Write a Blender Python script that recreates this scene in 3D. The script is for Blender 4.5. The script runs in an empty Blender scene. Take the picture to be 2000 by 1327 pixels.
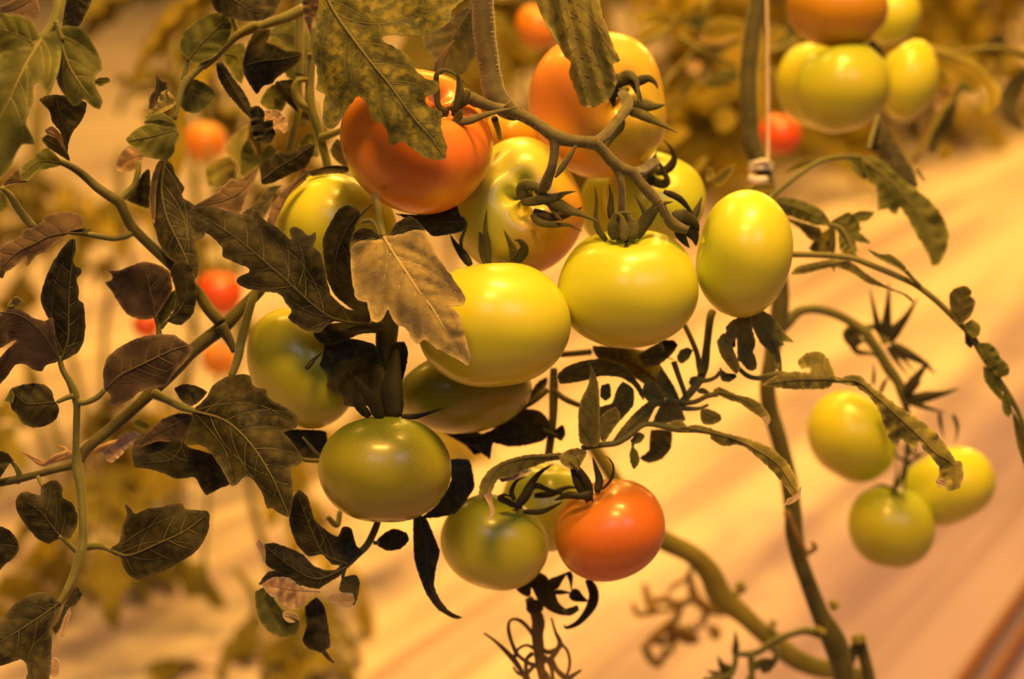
import bpy, math, random
import numpy as np
from mathutils import Vector, Matrix
from mathutils.geometry import delaunay_2d_cdt

scene = bpy.context.scene
COL = scene.collection
random.seed(7)

# ---------------------------------------------------------------- camera
FPX = 60.0 / 36.0 * 2000.0
CAMH = 0.86
PITCH = math.radians(16.4)
D0 = 0.87                                   # distance of the hanging truss
cam_d = bpy.data.cameras.new('camera')
cam = bpy.data.objects.new('camera', cam_d); COL.objects.link(cam)
cam.location = (0, 0, CAMH)
cam.rotation_euler = (math.pi / 2 - PITCH, 0, 0)
cam_d.lens = 60; cam_d.sensor_width = 36; cam_d.clip_start = 0.02; cam_d.clip_end = 60
cam_d.dof.use_dof = True
cam_d.dof.focus_distance = 0.825
cam_d.dof.aperture_fstop = 4.6
scene.camera = cam
FW = np.array([0, math.cos(PITCH), -math.sin(PITCH)])
UP = np.array([0, math.sin(PITCH), math.cos(PITCH)])
RT = np.array([1.0, 0, 0])
CAMP = np.array([0, 0, CAMH])

def P(px, py, z=0.0):
    """photo pixel + depth (mm behind the truss) -> world point; works on arrays"""
    d = D0 + np.asarray(z, float) / 1000.0
    xc = (np.asarray(px, float) - 1000.0) / FPX * d
    yc = -(np.asarray(py, float) - 663.5) / FPX * d
    return CAMP + np.multiply.outer(xc, RT) + np.multiply.outer(yc, UP) + np.multiply.outer(d, FW)

# ---------------------------------------------------------------- light
AISLE = np.array([math.sin(math.radians(31.9)), math.cos(math.radians(31.9)), 0])
SIDE = np.array([AISLE[1], -AISLE[0], 0])
world = bpy.data.worlds.new('greenhouse_air'); scene.world = world; world.use_nodes = True
bg = world.node_tree.nodes['Background']
bg.inputs[0].default_value = (0.80, 0.46, 0.20, 1); bg.inputs[1].default_value = 0.09

def lamp(name, loc, aim, size, power, col, size_y=None):
    d = bpy.data.lights.new(name, 'AREA'); d.energy = power; d.color = col
    d.shape = 'RECTANGLE'; d.size = size; d.size_y = size_y or size
    o = bpy.data.objects.new(name, d); COL.objects.link(o)
    o.location = loc
    v = Vector(aim) - Vector(loc)
    o.rotation_euler = v.to_track_quat('-Z', 'Y').to_euler()
    return o
SODIUM = (1.0, 0.49, 0.085)
SUBJ = P(1000, 640, 0)
for i, (a, s, h, w) in enumerate([(-0.75, 0.35, 2.3, 31), (0.1, 0.25, 2.2, 44), (1.5, -0.95, 2.35, 42), (2.7, -.9, 2.35, 20), (4.5, -.5, 2.35, 46), (6.2, -.6, 2.2, 90), (8.6, .3, 2.35, 90),
                               (0.4, -1.3, 2.4, 15), (2.0, -1.7, 2.4, 10), (3.9, -1.6, 2.4, 18), (1.6, -3.4, 2.4, 14), (4.2, -3.6, 2.4, 34), (6.6, -3.6, 2.4, 34)]):
    q = SUBJ * np.array([1, 1, 0]) + AISLE * a + SIDE * s + np.array([0, 0, h])
    lamp('sodium_lamp', q, q - np.array([0, 0, 1.0]), 0.42, w, SODIUM, 0.24)
# dusk daylight through the roof glass behind and above the photographer
lamp('roof_daylight', (-0.5, -1.6, 2.7), SUBJ, 1.2, 7, (0.66, 0.70, 1.0), 0.8)
lamp('roof_daylight', (1.1, -0.9, 2.3), SUBJ, 1.0, 6, (0.66, 0.66, 1.0), 0.8)

vs = scene.view_settings
scene.display_settings.display_device = 'sRGB'
vs.view_transform = 'Standard'; vs.look = 'None'; vs.gamma = 1; vs.use_curve_mapping = False
vs.exposure = 0.18

# ---------------------------------------------------------------- object helpers
def empty(name, loc, label, cat, group=None):
    o = bpy.data.objects.new(name, None); COL.objects.link(o)
    o.location = Vector(loc); o.empty_display_size = 0.02
    o['label'] = label; o['category'] = cat
    if group: o['group'] = group
    return o

def root_of(o):
    while o.parent: o = o.parent
    return o

def build(name, verts, faces, mats, parent=None, fmat=None, smooth=True, sharp=None, attrs=None):
    v = np.asarray(verts, float)
    if parent is not None: v = v - np.array(root_of(parent).location)
    me = bpy.data.meshes.new(name)
    me.from_pydata(v.tolist(), [], faces)
    for m in (mats if isinstance(mats, (list, tuple)) else [mats]): me.materials.append(m)
    if fmat is not None: me.polygons.foreach_set('material_index', fmat)
    if smooth: me.polygons.foreach_set('use_smooth', [True] * len(me.polygons))
    if attrs:
        for k, a in attrs.items():
            at = me.attributes.new(k, 'FLOAT', 'POINT'); at.data.foreach_set('value', np.asarray(a, np.float32))
    me.update()
    if sharp: me.set_sharp_from_angle(angle=math.radians(sharp))
    o = bpy.data.objects.new(name, me); COL.objects.link(o)
    if parent is not None: o.parent = parent
    return o

CROPS = dict(A=(0, 0, .33921), B=(0, 420, .33921), C=(0, 850, .35945), D=(400, 0, .33921), E=(350, 380, .35419),
             G=(450, 820, .38197), H=(850, 0, .36160), I=(850, 300, .33909), J=(900, 640, .42194), K=(900, 1000, .3),
             M=(1380, 0, .37690), N=(1380, 450, .33917), O=(1380, 850, .35942), Q=(1300, 600, .22607),
             R=(1000, 640, .22607), S=(380, 180, .19595), F=(0, 0, 1.0))
def pts(s, crop='F'):
    """'x,y x,y' in photo-detail coordinates -> pixel array; 'N:' inside the string switches the detail"""
    out = []; x0, y0, k = CROPS[crop]
    for w in s.split():
        if w.endswith(':'): x0, y0, k = CROPS[w[:-1]]; continue
        a, b = w.split(',')
        out.append((x0 + float(a) * k, y0 + float(b) * k))
    return np.array(out)

def catmull(p, n=6, closed=False):
    p = np.asarray(p, float); m = len(p)
    if m < 3 and not closed:
        t = np.linspace(0, 1, n + 1)[:, None]
        return p[0] * (1 - t) + p[-1] * t
    out = []
    rng = range(m) if closed else range(m - 1)
    for i in rng:
        if closed: a, b, c, d = p[(i - 1) % m], p[i], p[(i + 1) % m], p[(i + 2) % m]
        else:
            b, c = p[i], p[i + 1]
            a = p[i - 1] if i else 2 * b - c
            d = p[i + 2] if i + 2 < m else 2 * c - b
        for j in range(n):
            t = j / n
            out.append(0.5 * (2 * b + (c - a) * t + (2 * a - 5 * b + 4 * c - d) * t * t + (3 * b - a - 3 * c + d) * t ** 3))
    if not closed: out.append(p[-1])
    return np.array(out)

def sweep(path, rad, sides=8, flat=1.0, flatdir=None, cap=True):
    """tube mesh (verts, faces) round a world-space polyline"""
    path = np.asarray(path); n = len(path); rad = np.broadcast_to(np.asarray(rad, float), (n,))
    tan = np.gradient(path, axis=0); tan /= np.linalg.norm(tan, axis=1)[:, None] + 1e-12
    ref = np.array(FW if flatdir is None else flatdir, float)
    V = []; F = []
    for i in range(n):
        t = tan[i]; b = np.cross(t, ref); l = np.linalg.norm(b)
        if l < 0.15:
            b = np.cross(t, UP); l = np.linalg.norm(b)
        b /= l; c = np.cross(b, t)
        for k in range(sides):
            a = 2 * math.pi * k / sides
            V.append(path[i] + rad[i] * (math.cos(a) * b + flat * math.sin(a) * c))
    for i in range(n - 1):
        for k in range(sides):
            k2 = (k + 1) % sides
            F.append((i * sides + k, i * sides + k2, (i + 1) * sides + k2, (i + 1) * sides + k))
    if cap:
        F.append(tuple(range(sides - 1, -1, -1))); F.append(tuple((n - 1) * sides + k for k in range(sides)))
    return V, F

class Acc:
    def __init__(s): s.V = []; s.F = []; s.M = []
    def add(s, vf, m=0):
        o = len(s.V); V, F = vf
        s.V.extend([tuple(x) for x in V]); s.F.extend([tuple(i + o for i in f) for f in F]); s.M.extend([m] * len(F))
    def obj(s, name, mats, parent, **k): return build(name, s.V, s.F, mats, parent, fmat=s.M, **k)

def px2m(r, z): return np.asarray(r) * (D0 + np.asarray(z) / 1000.0) / FPX

def tubepx(crop, s, z, r, n=6, sides=8, flat=1.0, wob=0.0):
    """tube through photo points; z and r are scalars or lists (mm, px)"""
    p = pts(s, crop) if isinstance(s, str) else np.asarray(s, float)
    m = len(p)
    zz = np.interp(np.linspace(0, 1, m), np.linspace(0, 1, np.size(z)), np.atleast_1d(z))
    rr = np.interp(np.linspace(0, 1, m), np.linspace(0, 1, np.size(r)), np.atleast_1d(r))
    q = catmull(np.column_stack([p, zz, rr]), n)
    r_ = q[:, 3].copy()
    if wob:
        ph = random.random() * 6
        r_ = r_ * (1 + wob * np.sin(np.arange(len(r_)) * 1.3 + ph))
    return sweep(P(q[:, 0], q[:, 1], q[:, 2]), px2m(r_, q[:, 2]), sides, flat)

# ---------------------------------------------------------------- materials
def nodes(m):
    m.use_nodes = True; nt = m.node_tree
    return nt, nt.nodes['Principled BSDF'], nt.nodes['Material Output']
def ramp(nt, stops):
    r = nt.nodes.new('ShaderNodeValToRGB'); e = r.color_ramp.elements
    while len(e) < len(stops): e.new(0.5)
    for x, (p, c) in zip(e, stops): x.position = p; x.color = (*c, 1)
    return r
def noise(nt, scale, detail=3, rough=.5, coord=None):
    t = nt.nodes.new('ShaderNodeTexCoord'); n = nt.nodes.new('ShaderNodeTexNoise')
    n.inputs['Scale'].default_value = scale; n.inputs['Detail'].default_value = detail; n.inputs['Roughness'].default_value = rough
    nt.links.new(t.outputs['Object'], n.inputs['Vector']); return n
def mixc(nt, fac, a, b, mode='MIX'):
    m = nt.nodes.new('ShaderNodeMix'); m.data_type = 'RGBA'; m.blend_type = mode
    for i, x in ((0, fac), (6, a), (7, b)):
        if isinstance(x, (int, float)): m.inputs[i].default_value = x
        elif isinstance(x, tuple): m.inputs[i].default_value = (*x, 1)
        else: nt.links.new(x, m.inputs[i])
    return m.outputs[2]

def leaf_mat(name, base, alt, mott=None, trans=0.25, rough=0.62, scale=70, sheen=0.15):
    m = bpy.data.materials.new(name); nt, b, out = nodes(m)
    n1 = noise(nt, scale, 4, .6)
    c = ramp(nt, [(.36, base), (.66, alt)]); nt.links.new(n1.outputs[0], c.inputs[0]); col = c.outputs[0]
    if mott:
        n2 = noise(nt, 260, 2, .5); at = nt.nodes.new('ShaderNodeAttribute'); at.attribute_name = 'vein_gap'
        mm = nt.nodes.new('ShaderNodeMath'); mm.operation = 'MULTIPLY'
        r2 = ramp(nt, [(.40, (0, 0, 0)), (.66, (1, 1, 1))]); nt.links.new(n2.outputs[0], r2.inputs[0])
        nt.links.new(r2.outputs[0], mm.inputs[0]); nt.links.new(at.outputs['Fac'], mm.inputs[1])
        col = mixc(nt, mm.outputs[0], col, mott)
    rm = nt.nodes.new('ShaderNodeAttribute'); rm.attribute_name = 'rim'           # hairy margin of a blade, its backlit edge painted paler
    rf = nt.nodes.new('ShaderNodeMath'); rf.operation = 'MULTIPLY'; rf.inputs[1].default_value = .55; nt.links.new(rm.outputs['Fac'], rf.inputs[0])
    col = mixc(nt, rf.outputs[0], col, tuple(min(.6, x * 1.9 + .03) for x in alt))
    n3 = noise(nt, 900, 2, .6)
    bump = nt.nodes.new('ShaderNodeBump'); bump.inputs['Strength'].default_value = .35; bump.inputs['Distance'].default_value = .0006
    nt.links.new(n3.outputs[0], bump.inputs['Height'])
    nt.links.new(col, b.inputs['Base Color']); nt.links.new(bump.outputs[0], b.inputs['Normal'])
    b.inputs['Roughness'].default_value = rough; b.inputs['Specular IOR Level'].default_value = .22
    b.inputs['Sheen Weight'].default_value = sheen; b.inputs['Sheen Roughness'].default_value = .5
    if trans:
        tr = nt.nodes.new('ShaderNodeBsdfTranslucent'); mx = nt.nodes.new('ShaderNodeMixShader')
        nt.links.new(mixc(nt, .4, col, (.36, .34, .03)), tr.inputs[0]); mx.inputs[0].default_value = trans
        nt.links.new(b.outputs[0], mx.inputs[1]); nt.links.new(tr.outputs[0], mx.inputs[2]); nt.links.new(mx.outputs[0], out.inputs[0])
    return m
M = {}
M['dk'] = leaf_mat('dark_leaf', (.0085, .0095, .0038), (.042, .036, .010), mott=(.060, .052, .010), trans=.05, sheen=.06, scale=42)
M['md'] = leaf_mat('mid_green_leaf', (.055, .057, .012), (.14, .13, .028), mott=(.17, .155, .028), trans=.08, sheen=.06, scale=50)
M['ol'] = leaf_mat('olive_leaf', (.070, .080, .014), (.13, .135, .024), trans=.2, sheen=.06)
M['ch'] = leaf_mat('mottled_leaf', (.040, .044, .009), (.070, .072, .014), mott=(.19, .165, .016), trans=.12, sheen=.06)
M['pu'] = leaf_mat('leaf_underside', (.17, .135, .060), (.27, .215, .095), mott=(.30, .24, .085), trans=.1, rough=.8, sheen=.15)
M['br'] = leaf_mat('bronzed_leaf', (.020, .015, .008), (.15, .098, .050), trans=.1, rough=.7, sheen=.1, scale=30)  # bronze tone; lit patches also put into its light and dark noise
M['gr'] = leaf_mat('curled_leaf', (.11, .105, .026), (.235, .195, .055), mott=(.20, .20, .03), trans=.15, rough=.7, sheen=.12)
M['dr'] = leaf_mat('dried_leaf', (.50, .32, .15), (.68, .50, .28), trans=.3, rough=.85, scale=120)
M['bg'] = leaf_mat('lit_back_leaf', (.28, .22, .018), (.52, .40, .04), trans=.35, scale=20, sheen=.03)  # background leaf; light from above put into its brighter colour
M['lj'] = leaf_mat('thin_olive_leaf', (.10, .095, .022), (.24, .21, .05), mott=(.26, .23, .04), trans=.35, sheen=.1, scale=55)
M['bf'] = leaf_mat('far_lit_leaf', (.40, .30, .022), (.62, .47, .045), trans=.4, scale=20, sheen=.03)  # brighter copy for far plants, missing light put into the colour
M['bd'] = leaf_mat('shaded_leaf', (.12, .105, .012), (.26, .21, .024), trans=.2, scale=20, sheen=.03)  # darker copy of the background leaf, shade put into the colour
M['vn'] = leaf_mat('leaf_vein', (.085, .077, .021), (.115, .102, .026), trans=0, rough=.6)
M['vd'] = leaf_mat('dark_leaf_vein', (.040, .036, .012), (.062, .054, .017), trans=0, rough=.6)
M['vl'] = leaf_mat('pale_leaf_vein', (.19, .165, .04), (.24, .21, .055), trans=0, rough=.6)
M['vu'] = leaf_mat('underside_vein', (.33, .26, .11), (.40, .32, .14), trans=0, rough=.7)
M['ts'] = leaf_mat('hairy_main_stem', (.045, .038, .017), (.075, .062, .028), trans=0, rough=.7, sheen=.35, scale=160)
M['vb'] = leaf_mat('bronzed_leaf_vein', (.085, .062, .026), (.115, .085, .036), trans=0, rough=.6)
M['st'] = leaf_mat('green_stem', (.10, .105, .024), (.15, .145, .035), trans=0, rough=.55, sheen=.25)
M['sd'] = leaf_mat('dark_stem', (.048, .045, .010), (.09, .082, .02), trans=0, rough=.55, sheen=.2)
M['tr'] = leaf_mat('truss_stem', (.085, .075, .028), (.135, .115, .043), trans=0, rough=.65, sheen=.3, scale=160)
M['sp'] = leaf_mat('sepal', (.06, .058, .015), (.125, .115, .028), trans=.05, rough=.6, sheen=.12)
M['sk'] = leaf_mat('dark_sepal', (.022, .020, .006), (.042, .038, .011), trans=.03, rough=.6, sheen=.05)
M['lv'] = leaf_mat('lit_vine', (.17, .155, .022), (.26, .225, .035), trans=0, rough=.6, scale=40, sheen=.1)
M['hr'] = leaf_mat('stem_hair', (.40, .30, .13), (.46, .36, .16), trans=.3, rough=.6)
M['dv'] = leaf_mat('dried_vine', (.17, .10, .03), (.26, .17, .06), trans=.1, rough=.8)

def tomato_mat(name, tip, mid, shoulder, blush=None, rough=.36):
    m = bpy.data.materials.new(name); nt, b, out = nodes(m)
    at = nt.nodes.new('ShaderNodeAttribute'); at.attribute_name = 'axial'
    n1 = noise(nt, 26, 4, .55); ad = nt.nodes.new('ShaderNodeMath'); ad.operation = 'MULTIPLY_ADD'
    nt.links.new(n1.outputs[0], ad.inputs[0]); ad.inputs[1].default_value = .35; nt.links.new(at.outputs['Fac'], ad.inputs[2])
    c = ramp(nt, [(.22, tip), (.62, mid), (1.0, shoulder)]); nt.links.new(ad.outputs[0], c.inputs[0]); col = c.outputs[0]
    if blush:
        a2 = nt.nodes.new('ShaderNodeAttribute'); a2.attribute_name = 'blush'
        col = mixc(nt, a2.outputs['Fac'], col, blush)
    n2 = noise(nt, 1500, 2, .5); r2 = ramp(nt, [(.52, (0, 0, 0)), (.75, (1, 1, 1))]); nt.links.new(n2.outputs[0], r2.inputs[0])
    f = nt.nodes.new('ShaderNodeMath'); f.operation = 'MULTIPLY'; f.inputs[1].default_value = .22; nt.links.new(r2.outputs[0], f.inputs[0])
    col = mixc(nt, f.outputs[0], col, (.72, .62, .10), 'MIX')
    nt.links.new(col, b.inputs['Base Color'])
    b.inputs['Roughness'].default_value = rough; b.inputs['Specular IOR Level'].default_value = .5
    b.inputs['Subsurface Weight'].default_value = .18; b.inputs['Subsurface Radius'].default_value = (.006, .005, .0015); b.inputs['Subsurface Scale'].default_value = 1.0
    b.inputs['Coat Weight'].default_value = .3; b.inputs['Coat Roughness'].default_value = .15
    return m
TM = {
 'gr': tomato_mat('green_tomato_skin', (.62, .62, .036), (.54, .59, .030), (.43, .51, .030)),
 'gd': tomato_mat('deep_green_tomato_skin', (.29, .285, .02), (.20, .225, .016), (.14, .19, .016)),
 'gm': tomato_mat('mid_green_tomato_skin', (.50, .50, .03), (.40, .46, .028), (.28, .37, .025)),
 'tu': tomato_mat('turning_tomato_skin', (.66, .56, .04), (.56, .54, .045), (.46, .49, .06), blush=(.66, .26, .03)),
 'or': tomato_mat('orange_tomato_skin', (.74, .25, .014), (.76, .25, .016), (.74, .32, .03), blush=(.80, .21, .035)),
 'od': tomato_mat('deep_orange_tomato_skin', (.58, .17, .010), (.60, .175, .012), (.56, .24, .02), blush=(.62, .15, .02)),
 'ow': tomato_mat('pale_orange_tomato_skin', (.70, .37, .03), (.72, .38, .035), (.60, .45, .05), blush=(.78, .30, .06)),
 'am': tomato_mat('amber_tomato_skin', (.54, .26, .010), (.54, .28, .012), (.46, .33, .02)),
 're': tomato_mat('red_tomato_skin', (.75, .085, .008), (.78, .095, .008), (.70, .14, .012)),
}
def joined(parent, name, vfs, mat):
    """tubes that touch become one part; tubes that do not become parts of their own"""
    n = len(vfs); A_ = [np.array([tuple(v) for v in vf[0]]) for vf in vfs]; comp = list(range(n))
    def f(i):
        while comp[i] != i: i = comp[i]
        return i
    for i in range(n):
        for j in range(i):
            d = np.sqrt(((A_[i][:, None, :] - A_[j][None, :, :]) ** 2).sum(2)).min()
            if d < .004: comp[max(f(i), f(j))] = min(f(i), f(j))
    first = None
    for r in sorted(set(f(i) for i in range(n))):
        acc = Acc()
        for i in range(n):
            if f(i) == r: acc.add(vfs[i])
        o = acc.obj(name, M[mat], parent)
        first = first or o
    return first

# ---------------------------------------------------------------- greenhouse floor
def floor():
    nx, ny = 150, 170
    X = np.linspace(-4.5, 5.5, nx); Y = np.linspace(0.0, 13, ny) ** 1.0
    V = []; F = []
    rnd = np.random.RandomState(3)
    crease = [(rnd.uniform(-4, 4), rnd.uniform(.02, .06), rnd.uniform(.006, .018), rnd.uniform(0, 6)) for _ in range(26)]
    for y in Y:
        for x in X:
            s = x * SIDE[0] + y * SIDE[1]; a = x * AISLE[0] + y * AISLE[1]
            h = 0
            for c, w, hh, ph in crease:
                d = (s - c - .03 * math.sin(a * 1.3 + ph)) / w
                if abs(d) < 3: h += hh * math.exp(-d * d) * (.6 + .4 * math.sin(a * 2.1 + ph))
            V.append((x, y, h))
    for j in range(ny - 1):
        for i in range(nx - 1):
            k = j * nx + i; F.append((k, k + 1, k + nx + 1, k + nx))
    m = bpy.data.materials.new('white_ground_sheet'); nt, b, out = nodes(m)
    t = nt.nodes.new('ShaderNodeTexCoord'); mp = nt.nodes.new('ShaderNodeMapping'); L = nt.links
    mp.inputs['Rotation'].default_value = (0, 0, math.radians(31.9))          # x runs across the aisle, y along it
    L.new(t.outputs['Object'], mp.inputs[0])
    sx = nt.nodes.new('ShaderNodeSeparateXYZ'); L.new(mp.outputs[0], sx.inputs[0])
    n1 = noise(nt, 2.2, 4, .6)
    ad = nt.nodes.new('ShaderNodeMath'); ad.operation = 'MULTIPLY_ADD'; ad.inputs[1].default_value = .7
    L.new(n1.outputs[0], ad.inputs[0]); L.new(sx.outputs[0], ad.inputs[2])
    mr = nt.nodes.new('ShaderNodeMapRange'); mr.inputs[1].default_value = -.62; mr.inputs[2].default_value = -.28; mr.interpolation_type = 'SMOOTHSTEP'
    L.new(ad.outputs[0], mr.inputs[0])                                         # path side: weaker, cooler light painted as a darker lilac tint
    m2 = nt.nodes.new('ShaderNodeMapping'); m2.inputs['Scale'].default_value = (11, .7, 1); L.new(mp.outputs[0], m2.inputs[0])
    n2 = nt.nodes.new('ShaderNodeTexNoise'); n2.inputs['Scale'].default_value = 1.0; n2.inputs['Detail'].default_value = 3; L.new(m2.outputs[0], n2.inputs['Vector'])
    r2 = ramp(nt, [(.42, (1, 1, 1)), (.62, (.56, .50, .66))]); L.new(n2.outputs[0], r2.inputs[0])  # bluish shadow stripes along the aisle, painted into the sheet colour
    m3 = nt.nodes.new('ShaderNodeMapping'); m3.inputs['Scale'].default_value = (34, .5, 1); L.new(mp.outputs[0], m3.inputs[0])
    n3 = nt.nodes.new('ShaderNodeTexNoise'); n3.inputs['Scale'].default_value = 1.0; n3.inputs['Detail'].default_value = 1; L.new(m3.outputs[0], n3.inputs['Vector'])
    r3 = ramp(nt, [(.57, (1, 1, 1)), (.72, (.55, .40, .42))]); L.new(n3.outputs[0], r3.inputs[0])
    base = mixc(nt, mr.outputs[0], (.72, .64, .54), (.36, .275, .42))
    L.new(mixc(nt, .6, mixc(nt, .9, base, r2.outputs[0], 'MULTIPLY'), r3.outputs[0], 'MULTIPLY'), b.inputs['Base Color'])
    b.inputs['Roughness'].default_value = .55; b.inputs['Specular IOR Level'].default_value = .3
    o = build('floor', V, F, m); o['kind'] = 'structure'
    return o
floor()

def floor_at(px, py, lift=0.0):
    d = P(px, py, 0) - CAMP
    return CAMP + d * (CAMH - lift) / -d[2]

# ---------------------------------------------------------------- tomatoes
def tomato(label, cx, cy, rx, ry, z, axis, mat, rot=0.0, lobe=.025, dimple=.15, blushdir=None, group=None, depth=None, seg=(56, 40), flat=.84, cat='tomato'):
    """one fruit: shaped about its own stem axis, then sized"""
    ax = np.array(axis, float); ax /= np.linalg.norm(ax)          # (right, up, to camera)
    nu, nv = seg
    ref = np.array([1.0, 0, 0]) if abs(ax[0]) < .8 else np.array([0, 1.0, 0])
    e1 = np.cross(ax, ref); e1 /= np.linalg.norm(e1); e2 = np.cross(ax, e1)
    ph = random.random() * 6; nl = random.choice([4, 5, 5, 6])
    Q = []; A = []
    for j in range(nv + 1):
        u = math.pi * j / nv
        for i in range(nu):
            a = 2 * math.pi * i / nu
            r = math.sin(u) ** .92 if 0 < j < nv else 0.0
            top = max(0, math.cos(u) + .35)
            r *= 1 + lobe * top * (math.cos(nl * a + ph) + .4 * math.cos(2 * a + ph * 2)) + lobe * .35 * math.cos(3 * a + ph)
            zz = flat * math.cos(u)
            zz -= dimple * math.exp(-(r / .30) ** 2) * (1 + .5 * lobe / .025 * .3 * math.cos(nl * a + ph)) if u < 1.6 else -.03 * math.exp(-(r / .25) ** 2)
            Q.append(r * math.cos(a) * e1 + r * math.sin(a) * e2 + zz * ax); A.append(math.cos(u))
    Q = np.array(Q); A = np.array(A)
    # size it along its own (rotated) width and height
    c, s = math.cos(rot), math.sin(rot)
    q0 = Q[:, 0] * c + Q[:, 1] * s; q1 = -Q[:, 0] * s + Q[:, 1] * c
    m0 = (q0.max() + q0.min()) / 2; m1 = (q1.max() + q1.min()) / 2; m2 = (Q[:, 2].max() + Q[:, 2].min()) / 2
    k = float(px2m(1.0, z))
    q0 = (q0 - m0) / ((q0.max() - q0.min()) / 2) * rx * k
    q1 = (q1 - m1) / ((q1.max() - q1.min()) / 2) * ry * k
    dz = depth if depth else (rx + ry) / 2 * k * .97
    q2 = (Q[:, 2] - m2) / ((Q[:, 2].max() - Q[:, 2].min()) / 2) * dz
    x = q0 * c - q1 * s; y = q0 * s + q1 * c
    C = P(cx, cy, z)
    vd = C - CAMP; vd = vd / np.linalg.norm(vd)                    # face the line of sight
    r_ = np.cross(vd, UP); r_ /= np.linalg.norm(r_); u_ = np.cross(r_, vd)
    W = C + np.outer(x, r_) + np.outer(y, u_) - np.outer(q2, vd)
    F = []
    for j in range(nv):
        for i in range(nu):
            i2 = (i + 1) % nu; a, b = j * nu + i, j * nu + i2; cc, d = (j + 1) * nu + i2, (j + 1) * nu + i
            if j == 0: F.append((a, d, cc))
            elif j == nv - 1: F.append((a, d, b))
            else: F.append((a, d, cc, b))
    base = C - u_ * (ry * k)
    e = empty('tomato', base, label, cat, group)
    at = {'axial': A}
    if blushdir is not None:
        bd = np.array(blushdir, float); bd /= np.linalg.norm(bd)
        n = np.column_stack([x / (rx * k), y / (ry * k), q2 / dz])
        at['blush'] = np.clip((n @ bd - .05) * 1.1, 0, 1)
    build('fruit', W, F, TM[mat], e, attrs=at)
    e['c'] = 0; del e['c']
    return e

def sepal(crop, s, z, w, mat='sp'):
    p = pts(s, crop); m = len(p)
    zz = np.interp(np.linspace(0, 1, m), np.linspace(0, 1, np.size(z)), np.atleast_1d(z))
    q = catmull(np.column_stack([p, zz]), 5)
    t = np.linspace(0, 1, len(q))
    prof = .78 * np.interp(t, [0, .12, .35, .6, .8, .92, 1], [.6, .95, 1, .62, .36, .2, .05])
    return sweep(P(q[:, 0], q[:, 1], q[:, 2]), px2m(prof * w / 2, q[:, 2]), 7, .38)

def calyx(parent, crop, hub, z, r, sepals, mat='sp'):
    hx, hy = pts(hub, crop)[0]
    acc = Acc()
    ring = [(hx + r * math.cos(a) * (1 if k % 2 else .6), hy + r * math.sin(a) * (1 if k % 2 else .6)) for k, a in enumerate(np.linspace(0, 2 * math.pi, 11)[:-1])]
    top = [tuple(P(x, y, z + .8)) for x, y in ring]; bot = [tuple(P(x, y, z + 2.2)) for x, y in ring]
    V = top + bot + [tuple(P(hx, hy, z - 1.2))]
    F = [(i, (i + 1) % 10, 20) for i in range(10)] + [(i, i + 10, (i + 1) % 10 + 10, (i + 1) % 10) for i in range(10)] + [tuple(range(19, 9, -1))]
    acc.add((V, F)); c = acc.obj('calyx', M[mat], parent)
    for sp in sepals:
        s, zz, w = sp[:3]
        V, F = sepal(crop if len(sp) < 5 else sp[4], s, zz, w)
        build('sepal', V, F, M[sp[3] if len(sp) > 3 and sp[3] else mat], c)
    return c

T = {}
T[1] = tomato('large orange tomato half hidden behind the mottled hanging leaf', 814, 276, 149, 142, -12, (.38, .62, .6), 'or', blushdir=(.5, .2, .8), dimple=.2)
T[2] = tomato('pale green tomato tucked behind the large orange tomato and dark leaves', 657, 450, 119, 112, 30, (.3, .8, -.2), 'gr')
T[3] = tomato('ribbed yellow-green tomato showing its stem cavity and calyx below the truss fork', 1010, 404, 131, 136, 30, (.12, .22, .92), 'tu', lobe=.055, dimple=.26, blushdir=(.75, -.45, .15))
T[4] = tomato('pale orange ribbed tomato behind the hanging curled leaf at top', 1167, 206, 134, 142, 62, (.42, .12, .85), 'ow', lobe=.05, dimple=.2, blushdir=(-.5, .3, .4))
T[5] = tomato('pale green tomato behind the right end of the truss, above two green tomatoes', 1278, 386, 100, 90, 92, (.12, .55, .6), 'gr', dimple=.12)
T[6] = tomato('round green tomato in the centre with upright green sepals on its top', 1226, 562, 138, 118, 0, (-.04, .93, .36), 'gr', dimple=.2, lobe=.03)
T[7] = tomato('upright oval yellow-green tomato at the right end of the truss', 1453, 496, 95, 125, 6, (-.9, .25, .15), 'gr')
T[8] = tomato('large yellow-green tomato under the pale drooping leaf', 965, 636, 150, 121, -18, (-.08, .96, -.12), 'gr', rot=math.radians(8), dimple=.08)
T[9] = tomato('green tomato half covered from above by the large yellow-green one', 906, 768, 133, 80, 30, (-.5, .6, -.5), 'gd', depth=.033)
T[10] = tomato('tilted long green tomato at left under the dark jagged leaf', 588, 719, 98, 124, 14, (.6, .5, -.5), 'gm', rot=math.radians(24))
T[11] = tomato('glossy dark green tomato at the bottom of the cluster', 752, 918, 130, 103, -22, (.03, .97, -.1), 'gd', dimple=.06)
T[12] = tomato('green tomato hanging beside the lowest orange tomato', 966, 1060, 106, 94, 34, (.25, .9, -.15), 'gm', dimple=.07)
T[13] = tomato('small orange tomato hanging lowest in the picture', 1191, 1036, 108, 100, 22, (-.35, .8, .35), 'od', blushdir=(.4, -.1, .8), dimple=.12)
T[14] = tomato('yellow-green tomato behind dark sepals, between the lowest orange and green ones', 1062, 990, 84, 88, 92, (.1, .9, .2), 'gr')
T[15] = tomato('small yellowish tomato glimpsed behind the truss between ribbed tomatoes', 1188, 405, 56, 76, 118, (.1, .9, .2), 'gr')
T[16] = tomato('dull orange tomato mostly hidden behind the main stem', 1000, 262, 58, 48, 118, (.1, .9, .2), 'am')
GR = 'out of focus tomatoes in the upper right cluster'
T[20] = tomato('blurred amber tomato on top of the upper right cluster', 1635, 15, 98, 81, 235, (.2, .9, -.1), 'am', group=GR)
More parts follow.
